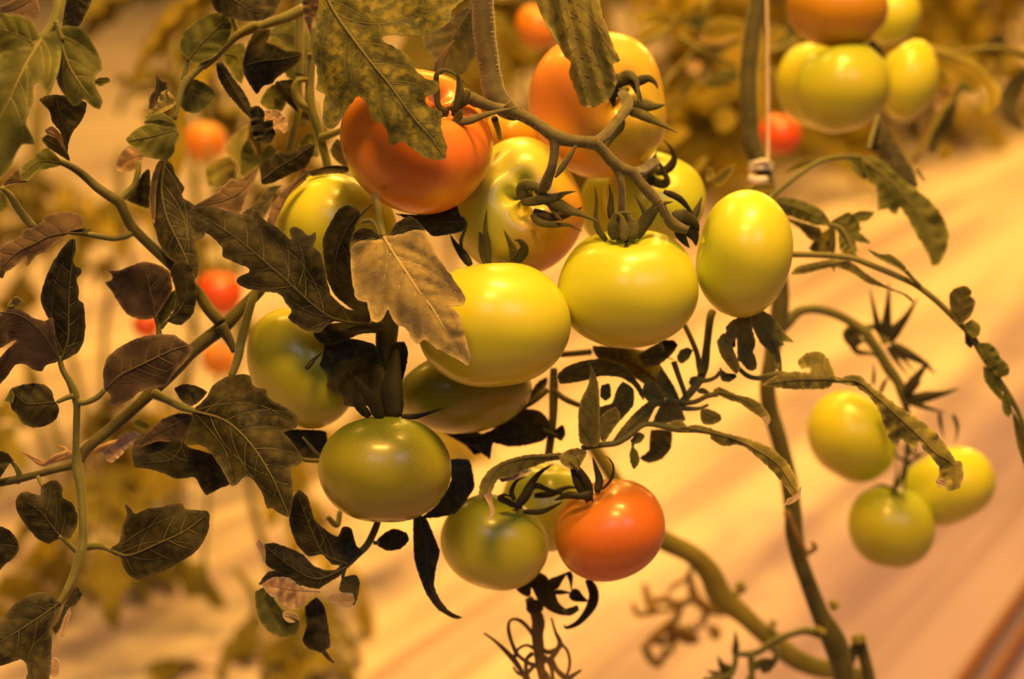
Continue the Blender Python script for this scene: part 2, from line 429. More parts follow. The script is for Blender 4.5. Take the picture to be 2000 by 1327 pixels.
T[21] = tomato('blurred pale green tomato behind the amber one, top right', 1742, 30, 56, 56, 320, (-.2, .9, -.1), 'gr', group=GR)
T[22] = tomato('blurred green tomato at the front of the upper right cluster', 1645, 173, 92, 86, 232, (-.2, .9, -.1), 'gm', group=GR)
T[23] = tomato('blurred yellow-green tomato left behind the front one of the upper right cluster', 1594, 168, 77, 83, 315, (.2, .9, -.1), 'gr', group=GR)
T[24] = tomato('blurred pale green tomato at the right of the upper right cluster', 1774, 157, 59, 79, 285, (-.4, .9, -.1), 'gr', group=GR)
GL = 'out of focus tomatoes in the lower right trio'
T[25] = tomato('blurred yellow-green tomato, highest of the lower right trio', 1665, 853, 88, 90, 270, (.4, .8, -.1), 'gr', group=GL)
T[26] = tomato('blurred yellow-green tomato behind a curled leaf tip, right of the lower trio', 1852, 950, 90, 78, 268, (-.5, .8, -.1), 'gr', group=GL)
T[27] = tomato('blurred dark green tomato, lowest of the lower right trio', 1741, 1031, 84, 79, 255, (.1, .95, -.1), 'gm', group=GL)
GB = 'ripe tomatoes far out of focus behind the plants'
for lab, x, y, r, z, mt in [
    ('far blurred red tomato between stems left of the cluster', 428, 572, 46, 650, 're'),
    ('far blurred red tomato under a small dark leaf at left', 285, 636, 26, 760, 're'),
    ('far blurred orange tomato above the pale orange one, top centre', 1052, 52, 46, 560, 'or'),
    ('far blurred red tomato right of the thick green stem', 1524, 262, 42, 620, 're'),
    ('very blurred orange tomato among pale leaves at upper left', 400, 278, 42, 900, 'or'),
    ('very blurred pinkish tomato between crossing stems at left', 428, 702, 34, 800, 'or')]:
    tomato(lab, x, y, r, r * .92, z, (.1, .95, .1), mt, group=GB, seg=(28, 20))

calyx(T[1], 'H', '108,585', -34, 17, [
    ('75,600 20,575 8,480 12,395 70,382 140,430 200,472', (-36, -44, -40), 17),
    ('110,600 135,500 128,430 118,395', (-38, -44), 24), ('70,600 30,620 -40,640', (-34, -38), 20),
    ('20,400 30,340 65,270 105,215', (-36, -30), 26, 'br'), ('90,655 170,655 250,628 350,600 455,580', (-36, -38), 22, 'tr'),
    ('180,480 150,540 100,575 20,590', (-40, -36), 22), ('130,590 120,640 90,660 50,650', (-38, -34), 24)])
calyx(T[3], 'H', '500,1045', -6, 15, [
    ('470,1080 475,1010 530,1005 580,1040 625,1070', (-8, -14), 34), ('470,1095 560,1085 660,1062 700,1045 762,1033', (-10, -18), 26),
    ('560,1060 640,1095 720,1135 800,1162 888,1202', (-10, -20), 34), ('520,1160 560,1200 640,1216 720,1216 795,1252', (-9, -13), 20),
    ('600,1080 640,1130 660,1170 692,1196', (-10, -16), 20), ('530,1140 620,1172 700,1165 760,1140 795,1118', (-8, -10), 24, 'br')])
calyx(T[4], 'H', '1015,500', 19, 17, [
    ('960,520 950,460 1000,435 1060,440 1095,500 1118,550', (17, 8), 40, 'sk'), ('1060,470 1100,440 1150,425 1185,445 1203,480', (17, 14), 26, 'sk'),
    ('1060,560 1130,570 1190,575 1243,566', (18, 14), 36), ('1040,600 1100,615 1180,650 1250,685 1308,718', (16, 8), 28),
    ('985,470 1020,415 1060,412 1090,455 1095,560', (14, 6), 30), ('1005,640 990,690 960,740 920,805', (18, 22), 28),
    ('960,470 955,520 965,580', (16, 18), 36, 'sk')])
calyx(T[5], 'H', '1160,945', 58, 15, [
    ('1140,960 1190,985 1240,995 1252,965 1215,890 1180,838', (54, 46), 26, 'sk'), ('1190,935 1255,915 1290,865 1280,810 1232,755', (56, 50), 24),
    ('1130,950 1160,985 1210,1000', (54, 50), 26, 'sk'), ('1150,930 1180,870 1195,820', (56, 52), 18, 'sk')], mat='sk')
calyx(T[6], 'H', '1020,1285', -6, 16, [
    ('975,1295 965,1220 985,1165 1015,1145', (-12, -14), 34), ('1065,1295 1068,1225 1050,1175 1020,1140', (-14, -14), 34),
    ('1020,1300 1022,1240 1010,1180 990,1155', (-18, -17), 26), ('1085,1285 1120,1220 1175,1145 1215,1105 1285,1090', (-10, -16), 36),
    ('925,1300 885,1245 868,1180 872,1090 862,1005', (-10, -18), 18), ('960,1200 948,1130 950,1060 938,990', (-4, -2), 20, 'sk'),
    ('1140,1190 1125,1130 1098,1085 1075,1045', (-4, -4), 14), ('975,1162 1020,1150 1085,1158', (-16, -18), 10)])
calyx(T[7], 'H', '1370,1245', 0, 14, [
    ('1280,1180 1340,1178 1400,1205 1425,1250', (-8, -4), 44), ('1235,1035 1320,1075 1380,1145 1428,1232', (-12, 0), 18),
    ('1310,1200 1325,1265 1350,1310 1375,1340', (-8, 0), 30, 'sk'), ('1395,1185 1420,1120 1442,1060', (4, 8), 18), ('1370,1230 1400,1280 1410,1330', (-4, 2), 34, 'sk')], mat='sk')
calyx(T[8], 'I', '390,640', -2, 14, [
    ('305,650 280,560 268,460 262,290', (0, 4), 26), ('310,640 300,520 288,420 298,318', (0, -6), 20),
    ('455,625 492,590 515,545 490,505 455,498', (-8, -14), 30, 'sk'), ('445,620 450,560 425,500 395,440', (-4, -10), 22),
    ('205,645 160,580 115,520 85,465', (-2, 6), 24, 'sk'), ('155,575 150,500 180,410 155,355', (4, 4), 10)])
calyx(T[11], 'E', '1140,1225', -14, 12, [
    ('1050,1225 990,1160 965,1080 972,1005', (-30, -38), 26), ('1110,1235 1070,1140 1010,1060 968,1000', (-32, -40), 36),
    ('1170,1235 1130,1100 1100,980 1090,880', (-22, -12), 70, 'sk'), ('1190,1230 1175,1080 1190,940 1205,820', (-24, -14), 60, 'sk'),
    ('1225,1225 1300,1225 1380,1205 1462,1175', (-24, -24), 16), ('700,965 740,915 790,870', (-26, -20), 14)], mat='sk')
calyx(T[13], 'J', '590,785', 2, 14, [
    ('585,795 545,720 520,660 505,600', (2, 0), 26, 'sk'), ('600,790 585,720 540,650 500,640', (2, -4), 24, 'sk'), ('630,765 642,710 625,650 608,600', (2, 6), 22, 'sk'),
    ('655,750 695,705 708,650 690,610 660,590', (0, -2), 8), ('610,770 560,780 500,775', (0, -2), 24, 'sk'), ('570,785 500,775 460,790 430,800', (0, 4), 20, 'sk')], mat='sk')
calyx(T[12], 'J', '265,825', 14, 12, [
    ('255,835 300,780 330,720 370,670 430,630', (12, 20), 26, 'sk'), ('260,830 215,805 180,790 205,775 245,790', (10, 4), 18, 'sk'), ('290,855 370,853 430,830 475,805', (12, 18), 16, 'sk'),
    ('290,800 340,735 400,750 480,775 560,790', (16, 22), 16, 'sk'), ('250,800 235,760 260,710 310,690', (16, 22), 14, 'sk'), ('340,780 420,770 500,740 560,750', (26, 30), 18, 'sk')], mat='sk')
for k, (hub, up) in {20: ('1660,-40', 1), 22: ('1640,92', 1), 25: ('1700,775', 1), 26: ('1800,890', 1), 27: ('1735,958', 1)}.items(): pass
calyx(T[24], 'M', '890,260', 232, 8, [('850,215 880,255 905,300', (228, 226), 20, 'sk'), ('860,230 905,270 912,320', (226, 226), 14, 'sk')], mat='sk')
calyx(T[26], 'F', '1775,905', 240, 9, [('1768,870 1772,900 1766,950 1770,975', (236, 240), 11, 'sp'), ('1775,905 1800,890 1830,872', (238, 236), 9), ('1775,905 1750,890 1745,870', (238, 236), 9)])
calyx(T[27], 'F', '1745,958', 236, 9, [('1745,955 1758,968 1772,985', (234, 228), 9), ('1745,955 1752,925 1750,900', (236, 240), 9), ('1745,955 1720,948 1700,952', (236, 232), 9)])

# ---------------------------------------------------------------- leaves
def inside(poly, p):
    x, y = p[:, 0], p[:, 1]; n = len(poly); r = np.zeros(len(p), bool); j = n - 1
    for i in range(n):
        xi, yi = poly[i]; xj, yj = poly[j]
        if yi != yj:
            c = ((yi > y) != (yj > y)) & (x < (xj - xi) * (y - yi) / (yj - yi) + xi); r ^= c
        j = i
    return r
def near(poly, p, closed=False):
    """nearest point on a polyline: distance, parameter 0..1, signed side"""
    a = np.asarray(poly, float); b = np.roll(a, -1, 0) if closed else a[1:]
    if not closed: a = a[:-1]
    d = b - a; L2 = (d ** 2).sum(1) + 1e-9; L = np.sqrt(L2); cum = np.concatenate([[0], np.cumsum(L)])
    t = ((p[:, None, :] - a) * d).sum(2) / L2; t = np.clip(t, 0, 1)
    q = a + t[..., None] * d; dd = ((p[:, None, :] - q) ** 2).sum(2); k = dd.argmin(1); r = np.arange(len(p))
    dist = np.sqrt(dd[r, k]); par = (cum[k] + t[r, k] * L[k]) / cum[-1]
    v = p - a[k]; sg = np.sign(d[k, 0] * v[:, 1] - d[k, 1] * v[:, 0])
    return dist, par, sg
def resample(p, step, closed=False):
    q = np.vstack([p, p[:1]]) if closed else p
    L = np.concatenate([[0], np.cumsum(np.linalg.norm(np.diff(q, axis=0), axis=1))])
    n = max(3, int(L[-1] / step))
    t = np.linspace(0, L[-1], n + 1)
    o = np.column_stack([np.interp(t, L, q[:, 0]), np.interp(t, L, q[:, 1])])
    return o[:-1] if closed else o

def leaf(parent, crop, outline, mid, z, mat='dk', fold=0.0, tilt=0.0, bow=0.0, ripple=0.0, rip_n=7, quilt=0.8, sp=None, name='leaf', vein=None, lat=True, extra=(), vr=1.0, tooth=0.55, wave=2.0, groove=0.0):
    """a leaf blade: its own outline, midrib and side veins, bent in depth (mm) and given thickness"""
    ol = pts(outline, crop) if isinstance(outline, str) else outline
    ml = pts(mid, crop) if isinstance(mid, str) else mid
    area = abs(np.sum(ol[:, 0] * np.roll(ol[:, 1], -1) - ol[:, 1] * np.roll(ol[:, 0], -1))) / 2
    sp = sp or float(np.clip(math.sqrt(area) / 17, 3.5, 8))
    lin = np.concatenate([ol[i] + (ol[(i + 1) % len(ol)] - ol[i]) * np.linspace(0, 1, 4, endpoint=False)[:, None] for i in range(len(ol))])
    ol = .5 * catmull(ol, 4, True) + .5 * lin; ol = resample(ol, sp * .75, True)
    ml = catmull(ml, 6)
    z0, z1 = (z if isinstance(z, (tuple, list)) else (z, z))
    Lm = np.linalg.norm(np.diff(ml, axis=0), axis=1).sum()
    if tooth:
        c = ol.mean(0); k = np.arange(len(ol)); d = ol - np.roll(ol, 1, 0); nn = np.column_stack([d[:, 1], -d[:, 0]]); nn /= np.linalg.norm(nn, axis=1)[:, None] + 1e-9
        ol = ol + nn * (tooth * np.sin(k * 1.7) * (np.sin(k * .53) + .3))[:, None]
    # side veins
    veins = []
    if lat:
        n = int(np.clip(Lm / (44 if len(extra) else 28), 3, 7)); cum = np.concatenate([[0], np.cumsum(np.linalg.norm(np.diff(ml, axis=0), axis=1))])
        rs = random.Random(int(abs(ol[0, 0] * 7 + ol[0, 1] * 13)))
        for sd in (-1, 1):
            for j in range(n):
                t = (j + .25 + .18 * sd + rs.uniform(-.1, .1)) / n * .86 + .03
                i = int(np.clip(np.searchsorted(cum, t * Lm), 1, len(ml) - 1))
                tg = ml[i] - ml[i - 1]; a0 = math.atan2(tg[1], tg[0]); a = a0 + sd * math.radians(rs.uniform(48, 60))
                p = ml[i].copy(); path = [p.copy()]
                for s in range(60):
                    p = p + np.array([math.cos(a), math.sin(a)]) * 5
                    a -= sd * math.radians(1.6)
                    if not inside(ol, p[None])[0]: break
                    path.append(p.copy())
                k = int(len(path) * .88)
                if k >= 3: veins.append(np.array(path[:k]))
    for e in extra:
        veins.append(catmull(pts(e, crop), 5))
    lo, hi = ol.min(0), ol.max(0)
    gx = np.arange(lo[0], hi[0], sp); gy = np.arange(lo[1], hi[1], sp * .87)
    G = np.array([(x + (sp / 2 if j % 2 else 0), y) for j, y in enumerate(gy) for x in gx])
    if len(G):
        G = G[inside(ol, G)]
        if len(G): G = G[near(ol, G, True)[0] > sp * .55]
    n = len(ol)
    pts2 = [Vector(q) for q in ol] + [Vector(q) for q in G]
    try:
        vv, _, ff, *_r = delaunay_2d_cdt(pts2, [(i, (i + 1) % n) for i in range(n)], [], 1, 1e-4)
    except Exception as ex:
        print('leaf failed', name, ex); return None
    v2 = np.array([tuple(q) for q in vv]); F = [tuple(f) for f in ff]
    if not F: print('leaf empty', name); return None
    rs = np.random.RandomState(int(ol[0, 0]) % 1000); w1, w2, w3 = rs.uniform(0, 6, 3)
    allv = [ml] + veins
    def depth(p):
        d, t, sg = near(ml, p)
        h = z0 + (z1 - z0) * t + bow * np.sin(np.pi * np.clip(t, 0, 1))
        mm = d * .26
        h = h + fold * mm + tilt * mm * sg
        h = h + .55 * ripple * (np.sin(t * rip_n * 5.1 + sg * 1.3 + w1) + .7 * np.sin(t * rip_n * 8.7 + sg * .6 + w2 + mm * .25)) * np.clip(mm / 7, 0, 1)
        h = h + groove * np.sin(mm * sg * .75 + w3 + t * 1.5)
        h = h + wave * (np.sin(p[:, 0] * .045 + w1) * np.sin(p[:, 1] * .04 + w2)) * np.clip(mm / 8, 0, 1)
        return h
    h = depth(v2)
    gap = np.min([near(a, v2)[0] for a in allv], axis=0)
    h -= quilt * np.clip(gap / 10, 0, 1) ** .8
    edge = near(ol, v2, True)[0]
    V = P(v2[:, 0], v2[:, 1], h)
    # thickness: second skin along the surface normals
    N = np.zeros_like(V); Fa = np.array(F)
    fn = np.cross(V[Fa[:, 1]] - V[Fa[:, 0]], V[Fa[:, 2]] - V[Fa[:, 0]])
    for k in range(3): np.add.at(N, Fa[:, k], fn)
    N /= np.linalg.norm(N, axis=1)[:, None] + 1e-12
    if np.sum(N @ FW) < 0: pass
    else: F = [f[::-1] for f in F]; N = -N
    th = .0004 * float(np.clip(1, .5, 1))
    m = len(V); V2 = np.vstack([V, V - N * th])
    cnt = {}
    for f in F:
        for a, b in ((f[0], f[1]), (f[1], f[2]), (f[2], f[0])): cnt[(a, b)] = 1
    rim = [(a, b) for a, b in cnt if (b, a) not in cnt]
    F2 = F + [(f[2] + m, f[1] + m, f[0] + m) for f in F] + [(b, a, a + m, b + m) for a, b in rim]
    acc = Acc(); acc.add((V2, F2), 0)
    for i, a in enumerate(allv):
        if len(a) < 3: continue
        a = resample(a, 9) if i == 0 else resample(a, 12)
        hh = depth(a) - (.30 if i == 0 else .22)
        r0 = (.60 if i == 0 else .27) * vr * float(np.clip(Lm / 150, .55, 1.15))
        rr = np.linspace(r0, r0 * .35, len(a)) / 1000
        acc.add(sweep(P(a[:, 0], a[:, 1], hh), rr, 5, .8), 1)
    gp = np.zeros(len(acc.V)); gp[:m] = np.clip(gap / 8, 0, 1); gp[m:2 * m] = gp[:m]
    rimv = np.zeros(len(acc.V)); rimv[:m] = np.clip(1.15 - edge / 2.4, 0, 1); rimv[m:2 * m] = rimv[:m]
    vm = vein or {'dk': 'vd', 'br': 'vb', 'pu': 'vu', 'gr': 'gr', 'dr': 'dr'}.get(mat, 'vn')
    return acc.obj(name, [M[mat], M[vm]], parent, sharp=65, attrs={'vein_gap': gp, 'rim': rimv})

# ---------------------------------------------------------------- the fruiting plant in the middle
PA = empty('tomato_plant', P(938, -30, -8), 'staked tomato plant in the middle: hairy stem, forked fruit truss and dark jagged leaves', 'plant')
a = Acc()
a.add(tubepx('H', '245,-120 255,0 268,200 298,400 325,520 390,590 440,620', (-4, -22), (24, 22, 22, 21, 23, 20, 13), wob=.02, sides=14))
a.obj('main_stem', M['ts'], PA)
a = Acc()
a.add(tubepx('H', '380,570 420,600 500,640 580,690 645,735 700,755 780,765 870,775', -24, (17, 13, 12, 12, 14, 13, 12, 14), sides=12))
a.add(tubepx('H', '390,600 330,585 270,565 220,545 180,530 125,575', (-22, -32), (14, 11, 11, 13, 12, 8), sides=10))
a.add(tubepx('H', '640,735 645,790 640,850 628,910 605,970 590,1005 555,1035', (-24, -24, -22, -16, -8), (12, 9.5, 9, 9.5, 11, 12, 9), sides=10))
a.add(tubepx('H', '860,775 915,735 965,675 1005,625 1035,580 1030,535 1010,510', (-24, -14, -2, 6, 15), (12, 11, 10, 10, 11, 12, 10), sides=10))
a.add(tubepx('H', '860,770 910,820 955,870 1000,905 1060,930 1105,985 1160,1045 1215,1110 1250,1170 1290,1215 1360,1245', (-24, -18, -14, -8), (12, 11, 12, 11, 11, 10, 11, 10, 10, 12, 8), sides=10))
a.add(tubepx('H', '965,880 990,930 1003,990 1008,1060 1008,1130 1018,1200 1020,1275', (-18, -18, -14, -6), (11, 9, 8, 8, 8.5, 10, 8), sides=10))
a.add(tubepx('H', '1060,930 1110,925 1150,900 1185,880 1165,930', (-8, 20, 40, 55), (11, 11, 10, 8), sides=10))
a.add(tubepx('H', '320,640 340,700 350,745', (-10, 10), (7, 5)))
a.add(tubepx('H', '760,785 720,850 680,910 648,960', (-26, -24), (3, 6, 7, 2), flat=.5))
a.obj('truss', M['tr'], PA)
# bristles along the stem and truss
a = Acc(); rs = random.Random(5)
def bristles(crop, s, z, r, n, ln):
    p = catmull(pts(s, crop), 8)
    for _ in range(n):
        i = rs.randrange(1, len(p)); t = p[i] - p[i - 1]; t /= np.linalg.norm(t) + 1e-9
        nn = np.array([-t[1], t[0]]); sd = rs.choice((-1, 1)); off = rs.uniform(.55, 1.0)
        b = p[i] + nn * sd * r * off; e = p[i] + nn * sd * (r * off + rs.uniform(.5, 1) * ln) + t * rs.uniform(-3, 3)
        zz = z - r * .26 * math.sqrt(max(0, 1 - off * off))
        A0 = P(b[0], b[1], zz); B0 = P(e[0], e[1], zz - 1)
        a.add(sweep(np.array([A0, B0]), [.00014, .00003], 3, cap=False))
bristles('H', '245,-120 255,0 268,200 298,400 325,520 390,590', -13, 21, 260, 9)
bristles('H', '420,600 500,640 580,690 645,735 780,765 870,775', -24, 11, 90, 5)
bristles('H', '860,770 955,870 1060,930 1160,1045 1250,1170', -15, 10, 60, 4)
bristles('H', '645,790 628,910 590,1005', -20, 9, 40, 4)
o = a.obj('stem_hair', M['hr'], PA); o['kind'] = 'stuff'

# big mottled leaf over the orange tomato
leaf(PA, 'D', '690,-60 655,40 640,100 640,170 618,300 640,380 650,450 640,515 690,540 680,620 680,690 700,740 760,730 800,660 845,590 885,553 930,590 960,690 985,705 1012,700 1050,760 1068,842 1132,815 1200,860 1260,905 1330,922 1390,912 1392,830 1360,740 1362,640 1290,612 1268,580 1280,555 1340,530 1352,490 1330,462 1272,455 1200,385 1190,340 1130,290 1030,240 1022,205 1090,200 1200,205 1290,200 1380,150 1420,110 1420,60 1485,5 1500,-60',
     '690,-40 760,90 860,230 950,350 1050,470 1130,580 1210,690 1300,790 1375,900', (-52, -66), 'ch', fold=.14, bow=-4, quilt=.8, tooth=1.2,
     extra=['750,70 850,120 1000,140 1120,120 1250,80 1400,20 1490,-30', '1000,140 1020,200 980,240', '860,240 850,400 840,450 880,520', '840,450 770,570', '1070,480 1180,490'], vr=1.1)
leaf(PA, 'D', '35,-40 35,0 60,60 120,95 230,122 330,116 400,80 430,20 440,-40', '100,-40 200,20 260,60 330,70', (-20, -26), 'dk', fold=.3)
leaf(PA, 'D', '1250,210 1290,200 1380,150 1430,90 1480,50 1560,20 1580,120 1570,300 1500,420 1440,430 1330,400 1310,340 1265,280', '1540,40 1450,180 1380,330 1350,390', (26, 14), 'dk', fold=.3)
# pale leaf seen from below, and the dark leaves round it
leaf(PA, 'E', '1135,225 1120,250 1060,252 990,258 948,290 945,360 950,450 962,520 972,568 1000,582 1030,572 1045,640 1060,690 1080,706 1110,700 1135,660 1152,618 1170,680 1200,718 1245,735 1270,770 1292,815 1320,826 1350,800 1420,850 1500,892 1560,925 1596,946 1606,910 1592,830 1562,740 1545,670 1500,612 1545,615 1580,582 1562,540 1500,450 1440,360 1390,270 1350,200 1300,195 1230,215 1180,228',
     '1128,232 1200,350 1260,440 1320,530 1390,620 1450,720 1530,840 1597,940', (-54, -70), 'pu', fold=.16, bow=-6, quilt=2.0, tooth=1.0, wave=2.2,
     extra=['1128,240 1150,330 1140,420 1115,560 1088,690', '1128,240 1060,270 980,360 960,470', '1150,330 1300,380 1420,440 1500,520 1560,585'], vr=1.2)
leaf(PA, 'E', '945,262 960,215 1010,185 1070,195 1105,242 1050,248 990,258', '1105,240 1040,215 970,240', (-50, -46), 'dk', quilt=.2)
leaf(PA, 'E', '1165,222 1195,160 1270,118 1320,150 1358,205 1290,217 1215,230', '1170,222 1250,175 1330,180', (-50, -44), 'dk', quilt=.2)
joined(PA, 'leaf_stalk', [
    tubepx('E', '1075,10 1095,60 1108,150 1130,235', (-34, -54), (8, 6, 6, 5.5), sides=10),
    tubepx('E', '1060,50 1020,90 1000,115', (-34, -30), (3, 4, 3)),
    tubepx('E', '1010,150 1060,145 1090,180 1110,230', (-40, -52), (4, 5, 3))], 'st')
leaf(PA, 'E', '1190,105 1300,112 1450,90 1530,58 1548,108 1592,160 1562,202 1480,222 1400,232 1350,190 1250,132', '1575,150 1450,150 1330,130 1210,112', (-12, -6), 'dk', fold=.2)
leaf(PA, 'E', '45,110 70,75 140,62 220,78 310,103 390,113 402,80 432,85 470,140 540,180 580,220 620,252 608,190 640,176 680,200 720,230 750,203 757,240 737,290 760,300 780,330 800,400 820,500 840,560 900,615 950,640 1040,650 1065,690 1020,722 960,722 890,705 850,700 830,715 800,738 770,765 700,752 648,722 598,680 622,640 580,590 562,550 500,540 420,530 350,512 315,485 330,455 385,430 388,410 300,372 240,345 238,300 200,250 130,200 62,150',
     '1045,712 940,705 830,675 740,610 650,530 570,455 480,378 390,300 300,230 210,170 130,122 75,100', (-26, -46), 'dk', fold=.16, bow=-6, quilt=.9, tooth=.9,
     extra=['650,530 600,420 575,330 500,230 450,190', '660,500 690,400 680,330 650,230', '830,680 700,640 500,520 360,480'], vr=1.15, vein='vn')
leaf(PA, 'E', '830,160 880,80 930,58 980,80 1002,112 970,180 940,280 945,360 950,450 980,580 1050,600 1045,680 960,640 860,560 820,480 800,380 790,250', '992,100 920,200 870,320 860,450 920,600', (-30, -8), 'dk', fold=.35)
leaf(PA, 'E', '690,830 720,850 770,840 850,808 950,795 1080,830 1120,950 1120,1100 1060,1160 1000,1172 910,1168 900,1112 850,1092 812,1060 822,990 770,940 720,890', '1100,860 950,930 850,1000', (-16, -12), 'dk', fold=.2)
leaf(PA, 'E', '1165,830 1240,812 1262,870 1252,950 1210,1080 1170,1010', '1215,825 1220,950 1195,1060', (-16, -6), 'dk')
leaf(PA, 'E', '740,770 800,720 900,705 1040,715 1110,700 1110,760 1000,770 930,800 850,830 780,820', '1110,720 950,745 780,790', (-14, -22), 'dk', fold=.3)
a = Acc(); a.add(tubepx('E', '1165,640 1150,720 1140,850 1145,1000 1150,1225', (-10, -8), (16, 22, 20, 15, 12), sides=10)); a.add(tubepx('E', '1120,712 1000,735 915,752', (-20, -26), (9, 8, 5)))
a.obj('fruit_stalk', M['sd'], PA)
# foliage crowded behind the orange tomato
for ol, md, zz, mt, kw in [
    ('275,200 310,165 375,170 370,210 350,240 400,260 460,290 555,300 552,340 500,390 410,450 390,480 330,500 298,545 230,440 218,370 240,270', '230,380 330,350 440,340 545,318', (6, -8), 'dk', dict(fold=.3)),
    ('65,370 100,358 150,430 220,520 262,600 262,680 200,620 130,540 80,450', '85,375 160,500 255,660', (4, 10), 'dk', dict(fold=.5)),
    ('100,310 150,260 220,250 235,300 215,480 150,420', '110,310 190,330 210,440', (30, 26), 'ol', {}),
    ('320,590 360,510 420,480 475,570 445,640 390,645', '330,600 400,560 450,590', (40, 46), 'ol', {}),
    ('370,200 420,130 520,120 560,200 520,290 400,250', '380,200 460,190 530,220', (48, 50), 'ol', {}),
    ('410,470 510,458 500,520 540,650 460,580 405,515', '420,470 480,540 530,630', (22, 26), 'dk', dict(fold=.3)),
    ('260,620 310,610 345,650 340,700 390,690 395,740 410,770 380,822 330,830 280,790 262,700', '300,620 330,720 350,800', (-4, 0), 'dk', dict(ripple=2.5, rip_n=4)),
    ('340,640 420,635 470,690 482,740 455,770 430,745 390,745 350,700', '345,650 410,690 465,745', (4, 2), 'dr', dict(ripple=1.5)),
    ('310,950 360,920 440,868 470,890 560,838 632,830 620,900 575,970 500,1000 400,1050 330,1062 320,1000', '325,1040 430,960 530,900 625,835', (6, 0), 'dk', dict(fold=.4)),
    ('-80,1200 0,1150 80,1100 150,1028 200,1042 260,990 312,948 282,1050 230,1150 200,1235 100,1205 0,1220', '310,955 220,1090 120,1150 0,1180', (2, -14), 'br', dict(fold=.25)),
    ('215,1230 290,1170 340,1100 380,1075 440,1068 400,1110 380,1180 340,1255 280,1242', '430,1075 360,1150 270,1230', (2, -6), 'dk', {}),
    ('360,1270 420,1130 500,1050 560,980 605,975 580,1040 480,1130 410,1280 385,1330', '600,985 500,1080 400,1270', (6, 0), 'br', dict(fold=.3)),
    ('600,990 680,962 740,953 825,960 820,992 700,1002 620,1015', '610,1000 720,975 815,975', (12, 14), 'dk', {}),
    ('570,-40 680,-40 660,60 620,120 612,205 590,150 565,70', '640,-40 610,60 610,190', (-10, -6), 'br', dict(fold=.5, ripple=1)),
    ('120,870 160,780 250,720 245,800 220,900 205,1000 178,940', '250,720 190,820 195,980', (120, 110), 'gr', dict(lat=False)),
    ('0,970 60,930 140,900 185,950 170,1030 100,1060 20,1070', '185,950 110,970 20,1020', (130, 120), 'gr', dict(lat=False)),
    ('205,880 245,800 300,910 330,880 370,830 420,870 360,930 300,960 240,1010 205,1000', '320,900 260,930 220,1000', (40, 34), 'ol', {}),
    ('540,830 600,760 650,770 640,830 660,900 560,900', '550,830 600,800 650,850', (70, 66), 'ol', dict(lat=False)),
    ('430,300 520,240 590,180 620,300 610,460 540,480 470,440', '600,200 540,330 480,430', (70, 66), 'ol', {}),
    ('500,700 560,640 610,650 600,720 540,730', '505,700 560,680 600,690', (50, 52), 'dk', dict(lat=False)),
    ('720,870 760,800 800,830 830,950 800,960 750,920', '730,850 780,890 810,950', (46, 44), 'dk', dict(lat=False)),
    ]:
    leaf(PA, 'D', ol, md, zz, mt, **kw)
joined(PA, 'side_shoot', [
    tubepx('D', '640,150 620,310 605,480 610,600 640,700 670,800 690,880 715,985', (24, 24, 30), (8, 8, 9, 10, 10, 9, 9, 8), sides=10),
    tubepx('D', '555,-30 545,150 545,300 540,440', (40, 44), 9),
    tubepx('D', '545,440 535,640 510,760 485,870', (40, 50), (7, 8, 7)),
    tubepx('D', '800,745 740,770 670,795', (16, 24), (6, 7, 9)),
    tubepx('D', '590,455 535,470 520,530 545,590 600,620', (20, 24), (4, 6, 8, 9, 8)),
    tubepx('D', '620,310 600,320 612,310', (24, 20), (6, 3)),
    tubepx('D', '570,50 480,95 380,130 220,190 150,240 60,330 -10,390', (12, 4), (12, 11, 9, 8, 7, 7, 6), sides=10),
    tubepx('D', '190,190 165,120 150,90', (6, 0), (6, 5, 4))], 'st')
# curled leaf hanging from the top
leaf(PA, 'H', '540,-60 540,0 590,120 640,200 690,290 738,345 718,225 738,300 722,400 760,500 790,572 850,582 920,552 960,510 982,430 960,350 1000,330 960,240 930,150 900,70 860,-60',
     '700,-60 720,80 760,250 800,400 842,565', (-6, 4), 'gr', fold=.45, bow=-4, ripple=.25, rip_n=2, groove=1.9, quilt=.7, tooth=1.2, wave=1.6, extra=['830,-40 860,120 880,300 850,480', '640,0 690,140 720,250'])
# leaves hanging below the cluster on the right
def group_leaf(parent, name, tubes, mat='st'):
    return joined(parent, name, [tubepx(*t[:4], **(t[4] if len(t) > 4 else {})) for t in tubes], mat)
st = group_leaf(PA, 'leaf_stalk', [
    ('Q', '405,40 385,100 360,300 340,480 320,560 290,640 230,720 150,810 60,870', (50, 40, 30), (8, 8, 7.5, 9, 9, 8, 8, 7, 6)),
    ('Q', '130,90 200,230 270,400 290,520 310,580', (40, 36), (5, 5, 5.5, 6)),
    ('Q', '70,470 110,590 150,700 170,760', (30, 30), (6, 5, 5)),
    ('Q', '300,640 380,630 440,600 470,560', (36, 34), (5, 4, 4)), ('Q', '120,830 250,820 360,770 450,750', (30, 26), (6, 5, 5, 6)),
    ('Q', '110,870 220,880 300,875 370,845', (30, 30), (6, 4, 3)),
    ('J', '1010,350 960,345 900,350 840,300', (30, 26), (6, 6, 5)), ('J', '560,560 640,545 720,535 780,500 850,450 930,455 1000,470 1100,475 1180,490', (10, 16, 20), (6, 6, 6, 6, 5, 6, 7, 6, 5)),
    ('J', '850,450 900,350', (20, 26), (4, 4)), ('J', '800,520 795,550', (18, 18), 3)])
